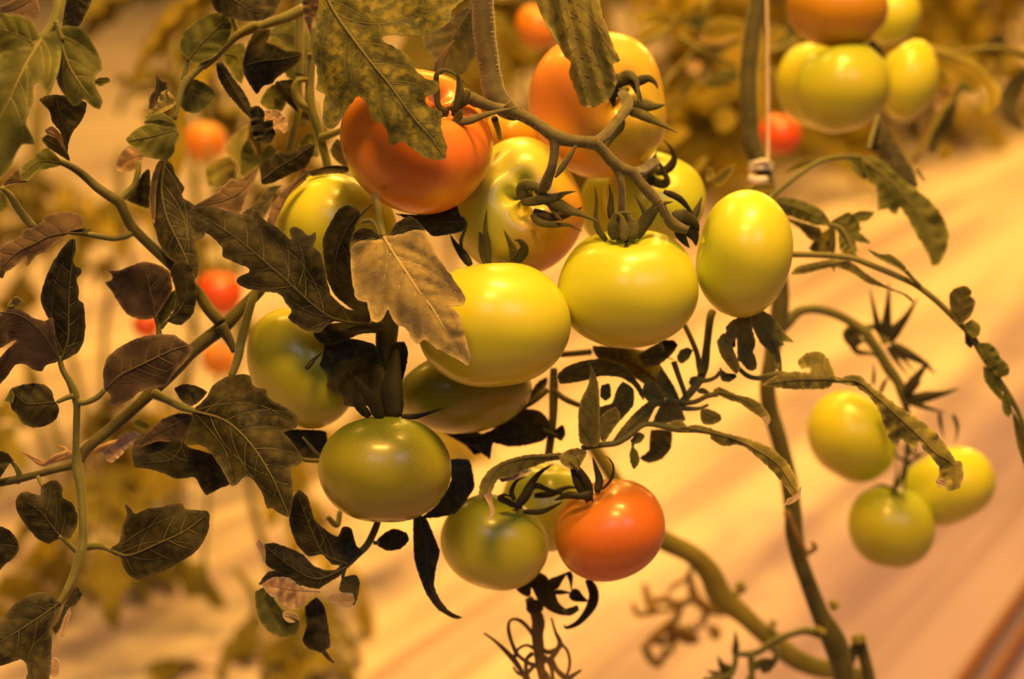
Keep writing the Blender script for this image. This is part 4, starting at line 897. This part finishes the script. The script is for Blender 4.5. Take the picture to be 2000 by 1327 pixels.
for ol, md, zz, mt, kw in [
    ('325,1032 420,1025 520,1050 600,1092 645,1162 560,1168 480,1132 400,1112', '330,1040 480,1080 635,1155', (92, 84), 'ol', dict(fold=.3, ripple=1.5)),
    ('645,1150 690,1120 735,1100 780,1132 802,1190 790,1200 815,1222 852,1262 790,1255 770,1250 782,1305 740,1302 690,1292 680,1202', '660,1160 730,1190 790,1250', (94, 90), 'ol', dict(ripple=1)),
    ('400,1130 480,1150 592,1182 590,1242 540,1245 480,1182', '410,1140 520,1180 580,1230', (104, 100), 'dk', {}),
    ('755,1112 800,1093 872,1100 840,1142 780,1152', '760,1125 865,1102', (100, 104), 'ol', dict(lat=False)),
    ('530,1290 590,1210 650,1180 655,1290 600,1320', '650,1190 560,1290', (106, 104), 'bd', dict(lat=False)),
    ('690,1190 720,1200 760,1290 750,1320 700,1310', '700,1195 735,1310', (108, 104), 'bd', dict(lat=False)),
    ('215,980 260,955 330,950 350,980 290,1010 240,1000', '345,965 230,985', (110, 106), 'bd', dict(lat=False)),
    ('0,880 30,870 40,920 0,940', '0,910 40,880', (120, 120), 'bd', dict(lat=False)), ('30,930 80,880 145,852 130,900 80,960 50,965', '40,950 140,860', (120, 118), 'bd', dict(lat=False))]:
    leaf(st, 'M', ol, md, zz, mt, name='leaflet', **kw)
# arching, rolled leaf to the right edge
st = group_leaf(PD, 'leaf_stalk', [('N', '470,140 560,140 700,145 840,162 920,190 1000,222 1100,265 1200,312 1280,370 1350,430 1450,530 1520,600 1580,700 1660,830 1740,950 1800,1060 1850,1200 1870,1330', (70, 60, 70), (6, 6, 6, 6, 6, 6, 6, 6, 6, 6, 6, 7, 7, 6, 6, 5, 5, 3), dict(sides=10)),
                                ('N', '1230,320 1180,270 1150,230', (60, 56), (4, 3))], 'st')
for ol, md, zz, mt, kw in [
    ('485,255 520,208 640,180 740,163 842,190 950,270 1052,330 1150,368 1185,395 1190,420 1130,372 1020,332 930,307 850,252 745,212 735,245 720,215 640,232 560,252', '850,170 740,190 520,230', (62, 58), 'gr', dict(fold=.4, ripple=1)),
    ('928,108 990,138 1060,138 1130,190 1192,280 1245,335 1180,284 1110,222 1030,182 970,152', '1230,320 1120,200 940,115', (58, 62), 'ol', dict(fold=.4)),
    ('1398,370 1430,335 1490,318 1528,350 1520,380 1550,410 1525,490 1482,532 1442,542 1402,452', '1450,535 1470,430 1490,330', (58, 52), 'gr', dict(fold=.2)),
    ('1490,540 1530,513 1577,550 1572,602 1540,622 1500,582', '1500,550 1565,590', (60, 58), 'ol', dict(lat=False)),
    ('1470,540 1510,600 1535,660 1520,680 1490,650 1488,600', '1480,560 1520,670', (64, 64), 'dk', dict(lat=False)),
    ('1520,590 1560,645 1630,650 1682,700 1690,730 1740,780 1742,830 1682,852 1640,802 1600,770 1570,690', '1530,610 1620,720 1720,830', (62, 62), 'ol', dict(fold=.3, ripple=1.2)),
    ('1595,780 1650,830 1700,890 1705,970 1690,975 1640,922 1600,862', '1610,790 1650,880 1695,960', (64, 64), 'ol', dict(fold=.3)),
    ('1700,940 1740,960 1760,1040 1740,1080 1708,1040', '1705,950 1745,1060', (66, 66), 'ol', dict(lat=False)),
    ('1760,1040 1800,1100 1840,1200 1870,1320 1850,1420 1820,1330 1790,1240 1770,1130', '1770,1060 1820,1220 1855,1400', (70, 76), 'gr', dict(fold=.3)),
    ]:
    leaf(st, 'N', ol, md, zz, mt, name='leaflet', **kw)
# rolled leaves over the stem and the lower trio
st = group_leaf(PD, 'leaf_stalk', [('N', '170,780 230,835 290,852 360,840 430,828 540,850 640,870 740,862 800,872', (30, 26, 20), (4, 5, 5, 6, 6, 5, 5, 6, 5)), ('N', '400,640 420,740 425,820', (30, 28), (3, 3.5, 4))], 'st')
for ol, md, zz, mt, kw in [
    ('N: 108,600 150,518 250,490 262,560 282,650 268,700 285,740 290,792 262,812 230,800 200,760 180,750 175,620 140,660', '235,800 200,680 190,520', (24, 14), 'gr', dict(fold=-.3, ripple=1.5)),
    ('N: 60,640 100,590 140,640 160,700 195,790 170,830 130,790 80,720', '180,820 130,720 70,640', (18, 14), 'gr', dict(fold=.3)),
    ('N: 75,790 110,820 170,830 170,850 130,875 85,862', '165,840 85,850', (22, 20), 'dk', dict(lat=False)),
    ('N: 110,560 155,515 170,560 165,680 130,640', '150,525 150,660', (30, 26), 'dk', dict(lat=False)),
    ('N: 245,500 330,465 400,520 460,600 505,645 440,642 450,660 410,682 422,780 402,805 380,722 310,652 270,572', '415,760 380,640 270,510', (26, 20), 'gr', dict(fold=.3)),
    ('N: 318,892 360,860 400,838 500,813 592,820 600,790 545,795 528,760 540,735 580,705 650,698 702,740 742,852 700,912 600,917 500,917 400,907', '740,860 600,860 480,865 340,890', (18, 10), 'gr', dict(fold=.4, ripple=1.4, quilt=1, tooth=1, extra=['700,860 650,770 560,750'])),
    ('N: 740,862 830,833 890,840 940,890 1020,950 1100,1010 1180,1060 1280,1130 1350,1200 1400,1270 1430,1320 O: 1390,150 1396,230 1372,292 1320,308 1298,280 1325,250 1265,285 1250,245 1268,190 1230,130 1180,80 1150,30 N: 1210,1275 1120,1200 1100,1245 1060,1215 1030,1150 1000,1050 940,962 860,902 780,886', '745,865 870,870 960,940 1090,1060 1220,1180 1330,1290 O: 1340,160 1345,290', (12, -6), 'gr', dict(fold=.5, ripple=2.2, rip_n=9, quilt=1.2, tooth=1.3)),
    ('O: 1245,245 1290,240 1305,275 1270,285', 'O: 1250,250 1300,275', (-6, -6), 'dr', dict(lat=False))]:
    leaf(st, 'N', ol, md, zz, mt, name='leaflet', **kw)
# twine and clip
a = Acc(); a.add(tubepx('F', '1496,-60 1499,100 1500,290 1497,318', (184, 184, 178), (3.2, 3.2, 3.2, 3.2)))
a.add(tubepx('F', '1493,-60 1497,100 1498,290 1496,318', (187, 187, 180), 2.2))
tw = a.obj('support_twine', leaf_mat('pale_twine', (.62, .5, .36), (.75, .62, .48), trans=.2), None)
tw['label'] = 'pale support twine hanging straight beside the thick green stem'; tw['category'] = 'twine'
pl = bpy.data.materials.new('clear_clip_plastic'); _nt, _b, _o = nodes(pl)
_b.inputs['Base Color'].default_value = (.78, .74, .68, 1); _b.inputs['Roughness'].default_value = .25; _b.inputs['Transmission Weight'].default_value = .35
ce = empty('plant_clip', P(1484, 336, 186), 'whitish plastic plant clip round the bend of the thick stem, at the twine end', 'clip')
def ringpx(cx, cy, rx, z, h, t):
    V = []; F = []; n = 24
    for k in range(n):
        c, s = math.cos(2 * math.pi * k / n), math.sin(2 * math.pi * k / n)
        for dr, dy in ((0, -h), (0, h), (t, h), (t, -h)):
            V.append(tuple(P(cx + (rx + dr) * c, cy + dy + s * 3, z + (rx + dr) * .3 * s)))
    for k in range(n):
        for j in range(4): F.append((k * 4 + j, k * 4 + (j + 1) % 4, ((k + 1) % n) * 4 + (j + 1) % 4, ((k + 1) % n) * 4 + j))
    return V, F
a = Acc(); a.add(ringpx(1486, 325, 20, 190, 9, 4)); a.obj('clip_ring', pl, ce, sharp=40)
a = Acc(); a.add(tubepx('F', '1462,345 1478,352 1500,350', (182, 182), (6, 8, 6), flat=.5)); a.add(tubepx('F', '1470,318 1490,314 1506,318', (182, 182), (3, 4, 3), flat=.5)); a.obj('clip_hinge', pl, ce)

# ---------------------------------------------------------------- bare vine lying across the floor gap
PE = empty('tomato_plant', P(1300, 1060, 330), 'bare greenish vine bending down behind the lowest orange tomato', 'plant')
group_leaf(PE, 'main_stem', [('F', '1150,860 1180,905 1215,960 1250,1015 1293,1054 1350,1083 1386,1120 1408,1165 1450,1200 1480,1228 1510,1252 1548,1284 1590,1303 1640,1312 1700,1330', (260, 300, 320), (13, 14, 15, 17, 20, 19, 22, 24, 19, 18, 20, 20, 19, 18, 17), dict(sides=14)),
                             ('F', '1440,1140 1450,1150 1436,1160', (300, 300), (8, 9, 6)), ('F', '1505,1222 1515,1215', (300, 300), (9, 6))], 'lv')
def wither(pos, label, items, mat, z, leafs=()):
    e = empty('withered_truss', pos, label, 'stalk')
    a = Acc()
    for cr, s, r in items: a.add(tubepx(cr, s, z, r, flat=.8))
    a.obj('stalk', M[mat], e)
    return e
W1 = wither(P(1040, 1290, 70), 'dark withered fruit stalk with curled tendrils under the lowest orange tomato', [
    ('K', '440,560 480,640 505,720 498,800 508,900 516,1000 540,1120', (8, 11, 13, 12, 11, 9, 7)),
    ('K', '498,850 440,760 390,712 345,700 315,720 312,780 335,860 365,930', (4, 4, 4, 3, 3, 4, 4, 5)), ('K', '150,790 220,840 290,905 345,965 390,1030 430,1110', (2, 3, 5, 6, 5, 4)), ('K', '345,965 370,900 430,870 500,905', (4, 3, 3, 5)),
    ('K', '590,690 615,780 645,850 628,900 590,950 520,990', (2, 3, 5, 5, 5, 4)), ('K', '650,860 690,900 708,960 705,1020 680,1090', (3, 3, 3, 3, 2)), ('K', '590,950 625,1030 690,1082 740,1060 785,1030', (4, 5, 6, 4, 2)),
    ('K', '505,880 570,915 640,885 670,860', (5, 5, 4, 2)), ('K', '470,920 430,960 425,1030 450,1110', (5, 4, 4, 3)), ('K', '508,930 560,960 590,1020 600,1110', (5, 5, 4, 4)), ('K', '365,930 430,980 500,1010 560,1060 580,1120', (4, 4, 5, 4, 3)), ('K', '480,1000 420,1060 370,1050 340,1010', (4, 4, 3, 2))], 'dv', 72)
W1b = [('480,415 520,480 565,565 610,620 680,655 745,645', 52), ('390,525 420,490 470,440', 52), ('585,490 630,450 695,395', 34), ('715,525 770,560 830,585', 34), ('825,440 862,520 858,590 820,660 760,725 690,755 670,735', 28), ('610,525 670,525 730,530', 14), ('700,390 715,440 720,520', 16)]
for s, w in W1b:
    V, F = sepal('K', s, (60, 56), w); build('sepal', V, F, M['sk'], W1)
leaf(W1, 'K', '660,640 700,630 760,610 770,640 730,670 690,680', '670,660 765,625', (54, 54), 'ol', name='leaf', lat=False)
leaf(W1, 'K', '425,600 450,570 540,580 535,640 480,680 430,650', '450,580 500,660', (64, 64), 'br', name='leaf', lat=False, ripple=1.5)
W2 = wither(P(1330, 1290, 500), 'soft blurred withered fruit stalk hanging left of the bent bare vine', [
    ('K', '1490,395 1500,470 1525,560 1600,620 1700,650 1780,630', (6, 8, 11, 11, 10, 5)), ('K', '1250,580 1330,575 1420,600 1520,570', (6, 8, 8, 7)), ('K', '1195,470 1215,550 1245,620 1250,670', (5, 9, 12, 7)),
    ('K', '1120,600 1145,655 1180,672 1250,650 1340,640 1420,620', (5, 6, 6, 5, 5, 5)), ('K', '1430,620 1400,700 1330,760 1250,830 1190,900', (7, 8, 9, 9, 5)), ('K', '1390,760 1440,790 1490,815 1540,835', (7, 16, 16, 8)),
    ('K', '1180,870 1220,930 1270,990 1310,960 1330,890', (5, 9, 9, 7, 4)), ('K', '1320,740 1370,800 1385,870 1340,940', (5, 8, 7, 4)), ('K', '1600,620 1585,700 1540,760 1500,740', (6, 7, 5, 3)), ('K', '1490,400 1450,450 1390,480 1340,540', (5, 5, 5, 3)), ('K', '1250,830 1320,850 1380,810 1420,770', (8, 8, 7, 6)), ('K', '1620,760 1660,790 1640,820', (8, 12, 6))], 'dv', (520, 500))

# brown hoses on the floor, bottom right
hm = leaf_mat('rusty_hose', (.15, .045, .012), (.22, .075, .02), trans=0, rough=.6)
for (p0, p1, r, lab) in [((1886, 1327), (2004, 1166), .0062, 'dark brown hose on the floor at lower right, the left and longer of the pair'), ((1945, 1327), (2004, 1240), .005, 'brown hose on the floor cutting the extreme bottom right corner')]:
    A0 = floor_at(*p0, .012); B0 = floor_at(*p1, .012); d = (B0 - A0) / np.linalg.norm(B0 - A0)
    A0 = A0 - d * 0.9; B0 = B0 + d * 7
    n = 40; path = np.array([A0 + (B0 - A0) * k / n + SIDE * .004 * math.sin(k * .7) for k in range(n + 1)]); path[:, 2] = r + .012
    V, F = sweep(path, r, 10); o = build('irrigation_hose', V, F, hm); o['label'] = lab; o['category'] = 'hose'; o['group'] = 'hoses on the floor'

# ---------------------------------------------------------------- plants further back
def generic_leaf(seed):
    """a whole compound leaf about 0.26 m long, arching down from the origin along +X"""
    rs = random.Random(seed); acc = Acc()
    L = .26; cur = rs.uniform(.5, 1.2)
    def ra(t):
        an = .35 - cur * t
        return np.array([L * t * math.cos(an * .7), .02 * math.sin(t * 3 + seed), L * t * math.sin(an * .75)])
    path = np.array([ra(k / 10) for k in range(11)])
    acc.add(sweep(path, np.linspace(.0026, .0012, 11), 6, flatdir=(0, 1, .1)), 1)
    def blade(o, ang, ln, wd, droop):
        n = 11; V = []; F = []; ca, sa = math.cos(ang), math.sin(ang); ph = rs.uniform(0, 6)
        for i in range(n + 1):
            t = i / n; w = wd * (math.sin(math.pi * min(1, t ** .75)) ** .8) * (1 + .32 * math.sin(t * 15 + ph)) if 0 < i < n else 0.0004
            for c in (-1, -.5, 0, .5, 1):
                x = ln * t; y = w * c; z = -droop * t * t * ln - .5 * abs(y) + .006 * math.sin(t * 9 + c * 2 + ph)
                V.append((o[0] + x * ca - y * sa, o[1] + x * sa + y * ca, o[2] + z))
        for i in range(n):
            for c in range(4):
                k = i * 5 + c; F.append((k, k + 1, k + 6, k + 5))
        m = len(V); V += [(x, y, z - .0006) for x, y, z in V]
        F += [tuple(i + m for i in f[::-1]) for f in F]
        acc.add((V, F), 0)
    for t in (.3, .52, .74):
        o = ra(t)
        for sd in (-1, 1):
            blade(o, sd * rs.uniform(.8, 1.2), rs.uniform(.07, .105) * (1.1 - .2 * t), rs.uniform(.02, .03), rs.uniform(.3, 1.0))
    for t in (.42, .63):
        for sd in (-1, 1): blade(ra(t), sd * 1.2, .03, .011, .4)
    blade(ra(1.0), 0, .11, .034, 1.0)
    me = bpy.data.meshes.new('leaf'); me.from_pydata([tuple(v) for v in acc.V], [], acc.F)
    for k in ('bg', 'lv'): me.materials.append(M[k])
    me.polygons.foreach_set('material_index', acc.M); me.polygons.foreach_set('use_smooth', [True] * len(acc.F)); me.update()
    return me
GL_ = [generic_leaf(s) for s in range(5)]
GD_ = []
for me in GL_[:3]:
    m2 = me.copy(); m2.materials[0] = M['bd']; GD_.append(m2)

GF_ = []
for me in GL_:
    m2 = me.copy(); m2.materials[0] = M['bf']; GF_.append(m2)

def back_plant(px, d, h0, h1, n, label, lean=(0, 0), scale=1.0, meshes=None, seed=0, top=None, stem='lv', az=None):
    rs = random.Random(seed * 31 + int(px))
    x = (px - 1000) / FPX * d; y = d * math.cos(PITCH) + .1
    e = empty('tomato_plant', (x, y, 0.0), label, 'plant', 'blurred plants further back')
    top = top or h1 + .25
    b0 = max(0.0, h0 - .04) if h0 > .6 or px > 900 else 0.0
    path = np.array([(x + lean[0] * t + .02 * math.sin(t * 5 + seed), y + lean[1] * t, b0 + (top - b0) * (t - b0 * 0)) for t in np.linspace(0, 1, 12)])
    V, F = sweep(path, np.linspace(.005, .004, 12), 8, flatdir=(0, 1, .05)); build('main_stem', V, F, M[stem], e)
    for k in range(n):
        hh = rs.uniform(h0, h1); t = hh / top
        o = bpy.data.objects.new('leaf', rs.choice(meshes or GL_)); COL.objects.link(o); o.parent = e
        t = (hh - b0) / (top - b0); o.location = (lean[0] * t + .02 * math.sin(t * 5 + seed), lean[1] * t, hh)
        a0 = rs.uniform(0, 2 * math.pi) if az is None else rs.uniform(*az)
        o.rotation_euler = (rs.uniform(-.5, .5), rs.uniform(-.15, .5), a0)
        s = scale * rs.uniform(.75, 1.2); o.scale = (s, s, s)
    return e
K = [
 (1020, 4.4, .02, .95, 16, 'far blurred leafy plant straight behind the pale orange tomato', 1.3),
 (1130, 4.9, .02, 1.0, 18, 'far blurred leafy plant behind the top of the hanging curled leaf', 1.3),
 (1240, 4.3, .04, 1.0, 18, 'far blurred plant between the pale orange tomato and the pale lit foliage', 1.3),
 (1350, 4.8, .02, 1.0, 18, 'far blurred plant behind the pale lit foliage left of the thick green stem', 1.3),
 (1440, 4.3, .06, 1.0, 18, 'far blurred leafy plant just left of the thick green stem', 1.2),
 (1550, 4.9, .04, 1.0, 18, 'far blurred leafy plant between the thick stem and the upper right tomatoes', 1.3),
 (1680, 5.2, .10, 1.1, 18, 'far blurred leafy plant behind the upper right tomato cluster', 1.4),
 (1800, 5.6, .14, 1.1, 18, 'far blurred leafy plant right behind the pale green tomato of the upper right cluster', 1.4),
 (1910, 5.4, .18, 1.1, 16, 'far blurred leafy plant left of the top right corner', 1.3),
 (2010, 5.8, .16, 1.2, 16, 'most distant blurred plant in the top right corner', 1.4),
 (900, 2.8, .50, 1.0, 10, 'far blurred leafy plant hidden mostly behind the main stem', 1.1),
 (620, 1.5, .70, .95, 7, 'blurred plant behind the dark leaf clump above the left green tomato', .7),
 (430, 2.4, .50, .70, 4, 'blurred plant showing soft green patches behind the upper left stalks', .7),
 (250, 2.2, .32, .42, 3, 'blurred plant behind the bronzed leaf at left', .8),
 (90, 2.2, .36, .55, 4, 'blurred plant behind the left edge leaves', .8),
 (480, 1.8, .10, .30, 3, 'low blurred plant behind the left green tomato, near the floor', .7),
 (110, 1.8, .05, .16, 3, 'low blurred plant near the floor at bottom left', .7),
 (400, 1.6, .0, .08, 3, 'lowest blurred plant at the bottom edge left of the dried leaf', .7),
]
for i, (px, d, h0, h1, n, lab, sc) in enumerate(K):
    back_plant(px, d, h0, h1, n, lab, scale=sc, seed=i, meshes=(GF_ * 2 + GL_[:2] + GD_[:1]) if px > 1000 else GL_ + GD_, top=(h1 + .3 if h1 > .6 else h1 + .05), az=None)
# two dark curled leaves at the right edge hang from a stalk
PF = empty('tomato_plant', P(2010, 60, 420), 'dark curled leaf hanging at the right edge level with the upper right tomatoes', 'plant')
leaf(PF, 'M', '1520,560 1530,480 1560,420 1610,380 1680,330 1720,380 1650,440 1615,520 1612,580 1640,650 1660,680 1600,665 1550,630', '1680,350 1580,450 1560,560 1620,655', (420, 400), 'dk', fold=.3, lat=False)
leaf(PF, 'M', '1170,260 1250,265 1330,300 1420,350 1480,410 1520,470 1520,530 1480,580 1440,590 1455,520 1430,450 1380,470 1340,430 1280,440 1230,380 1180,320', '1160,265 1300,310 1430,390 1490,560', (330, 330), 'bg', fold=.4, lat=False)
group_leaf(PF, 'leaf_stalk', [('M', '1720,150 1700,300 1660,370 1590,420', (420, 420), (8, 7, 6, 5)), ('M', '1700,300 1500,250 1300,270 1160,262', (420, 330), (6, 6, 5, 5))], 'lv')

# pale lit foliage close behind, between the pale orange tomato and the thick stem
CROPS['U'] = (1250, 0, .25620); CROPS['V'] = (1750, 60, .20342)
PG = empty('tomato_plant', P(1340, -60, 520), 'pale lit foliage with dry tips just left of the thick green stem, soft focus', 'plant')
joined(PG, 'leaf_stalk', [tubepx('U', '-100,420 60,320 200,240 330,150 480,60 620,-80', 460, (7, 8, 8, 7, 6, 5)), tubepx('U', '300,280 430,360 560,430 740,510', 440, (7, 6, 6, 5)),
    tubepx('U', '520,390 640,340 760,300', 440, (5, 5, 4)), tubepx('U', '430,360 330,480 220,600 100,760', 470, (5, 5, 5, 4)), tubepx('U', '950,500 1050,560 1150,480', 460, 5), tubepx('U', '980,400 1120,350 1210,300', 460, 6)], 'lv')
for ol, md, zz, mt, kw in [
    ('-20,140 60,90 160,70 280,100 290,130 200,150 100,150 20,190', '280,115 120,110 0,160', (470, 450), 'bg', dict(fold=.3)),
    ('200,230 260,170 330,100 400,40 450,10 500,40 510,100 460,120 400,130 300,190 240,250', '220,240 340,140 480,50', (450, 430), 'bg', dict(fold=.3)),
    ('330,190 380,150 450,120 540,150 480,210 400,230', '330,195 430,170 530,155', (440, 440), 'ol', {}),
    ('-20,260 60,190 160,170 250,230 200,260 120,300 40,340 -20,360', '220,220 100,240 -10,310', (480, 470), 'bg', dict(fold=.2)),
    ('470,270 510,180 590,130 680,140 780,160 800,240 700,270 620,290 540,310', '480,290 600,210 780,200', (430, 420), 'bg', dict(fold=.25)),
    ('440,300 520,260 640,250 720,290 640,330 540,350', '440,310 580,290 710,295', (440, 440), 'dr', {}),
    ('560,400 660,340 770,300 800,330 700,380 600,420', '570,405 680,350 790,315', (440, 440), 'bg', {}),
    ('350,510 390,460 450,460 470,520 440,560 380,550', '360,540 450,480', (470, 470), 'dr', {}),
    ('480,650 540,560 660,520 760,540 740,620 640,660 560,680', '490,650 620,590 750,560', (500, 500), 'ol', dict(fold=.2)),
    ('470,760 520,690 620,680 720,700 700,780 600,800', '480,750 600,730 710,720', (520, 520), 'bg', dict(fold=.2)),
    ('200,800 270,720 380,690 360,760 280,830 230,860', '220,830 300,760 375,700', (490, 490), 'bg', {}),
    ('280,680 340,600 420,590 470,620 400,680 320,720', '290,700 380,640 460,610', (490, 490), 'bd', {}),
    ('400,1290 450,1220 510,1190 500,1250 440,1320', '410,1300 500,1200', (360, 360), 'bg', dict(lat=False)),
    ('900,400 960,290 1080,200 1110,260 1020,360 940,430', '910,420 1020,310 1100,220', (480, 480), 'bg', {}),
    ('1000,380 1060,300 1180,260 1210,330 1100,380', '1010,380 1190,290', (470, 470), 'ol', {}),
    ('880,480 950,470 1060,560 1050,600 960,540 890,530', '890,500 1050,580', (470, 470), 'bg', dict(lat=False)),
    ('100,1100 180,1000 300,960 380,1000 300,1080 200,1140', '120,1110 360,1000', (620, 620), 'bg', dict(lat=False)),
    ('560,900 650,820 740,880 700,980 600,1000', '570,950 720,880', (640, 640), 'bg', dict(lat=False)),
    ]:
    leaf(PG, 'U', ol, md, zz, mt, **kw)
PH = empty('tomato_plant', P(1860, 60, 420), 'drooping pale and dark leaves under and right of the upper right cluster, soft focus', 'plant')
joined(PH, 'leaf_stalk', [tubepx('V', '250,150 420,200 600,260 760,340 900,450 970,560', 400, (8, 8, 7, 6, 5, 4)), tubepx('V', '560,620 460,760 380,900 300,1050 200,1220', 400, (6, 7, 7, 6, 4)), tubepx('V', '700,420 640,540 560,640', 400, (6, 6, 6))], 'lv')
for ol, md, zz, mt, kw in [
    ('380,240 470,260 640,300 760,400 820,480 780,580 700,600 600,540 500,480 420,380', '390,250 580,360 780,540', (400, 390), 'ol', dict(fold=.2)),
    ('860,440 940,500 980,620 960,720 840,790 860,680 890,580', '880,460 930,600 850,780', (400, 390), 'bg', dict(fold=.3)),
    ('420,580 540,540 620,600 560,700 440,800 360,820', '600,580 480,700 370,810', (420, 410), 'dr', dict(fold=.2)),
    ('460,760 540,720 600,640 560,860 500,960 420,1060 380,1180 310,1160 340,1000 400,900', '570,700 460,900 350,1150', (390, 380), 'dk', dict(fold=.3)),
    ('240,900 340,760 420,760 380,900 320,1000 260,1150 190,1270 150,1260 210,1100', '380,780 290,980 170,1250', (410, 400), 'br', dict(fold=.3)),
    ('100,900 200,860 230,960 210,1060 130,1000', '120,890 200,1040', (420, 420), 'dk', {}),
    ('420,1100 500,1080 560,1150 500,1240 420,1250', '440,1100 500,1220', (460, 460), 'bg', dict(lat=False)),
    ('300,180 480,130 640,180 820,300 700,280 560,250 420,230', '310,180 560,190 800,290', (470, 460), 'bg', dict(lat=False)),
    ('820,140 900,60 1010,20 1080,90 1020,180 920,200', '830,150 1050,80', (620, 620), 'dk', dict(lat=False)),
    ('960,300 1080,220 1180,230 1150,330 1020,380', '970,320 1160,260', (640, 640), 'bg', dict(lat=False)),
    ('840,320 920,260 960,340 900,420', '850,330 930,380', (560, 560), 'bd', dict(lat=False)),
    ]:
    leaf(PH, 'V', ol, md, zz, mt, **kw)
for i, (px, d, h0, h1, n, lab, sc) in enumerate([
    (30, 2.0, .44, .52, 2, 'small soft green patch behind the bronzed left edge leaf', .55), (190, 2.3, .34, .40, 2, 'small soft olive patch behind the left crossing stalks', .6),
    (330, 1.9, .46, .60, 3, 'small blurred olive plant behind the long dark leaf at left', .6), (20, 1.7, .18, .30, 3, 'blurred low plant at the left edge under the round leaf', .6),
    (240, 1.9, .16, .24, 3, 'blurred low plant under the bronzed broad leaf', .6), (330, 2.2, .06, .12, 3, 'blurred low plant right of the pointed dark leaf at bottom left', .6),
    (560, 1.7, .02, .08, 3, 'blurred low plant under the withered pale leaf', .6), (860, 2.4, .02, .10, 2, 'blurred low plant below the lowest green tomato', .6)]):
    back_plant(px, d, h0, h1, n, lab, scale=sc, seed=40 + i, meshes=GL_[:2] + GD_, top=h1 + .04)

PI = empty('tomato_plant', P(415, 900, 860), 'thin far blurred vine at left that carries the ripe far tomatoes', 'plant')
joined(PI, 'main_stem', [tubepx('F', '400,-80 404,120 408,262 420,420 434,540 436,640 432,690 420,820 405,1000 395,1150', (900, 900, 900, 740, 655, 740, 800, 860, 900, 900), 4), tubepx('F', '432,690 380,640 330,612 290,622', (800, 765), 3)], 'st')
PJ = empty('tomato_plant', P(1290, -60, 600), 'thin far blurred vine at the top that carries the far orange and red tomatoes', 'plant')
joined(PJ, 'main_stem', [tubepx('F', '1030,-90 1044,-30 1052,20', (560, 560), 5), tubepx('F', '1535,-90 1540,60 1532,170 1524,232', (620, 620), 4), tubepx('F', '1030,-90 1280,-110 1535,-90', (560, 620), 6)], 'st')
joined(PE, 'fruit_stalk', [tubepx('K', '1490,400 1510,350 1545,320', (515, 320), 5)], 'dv')
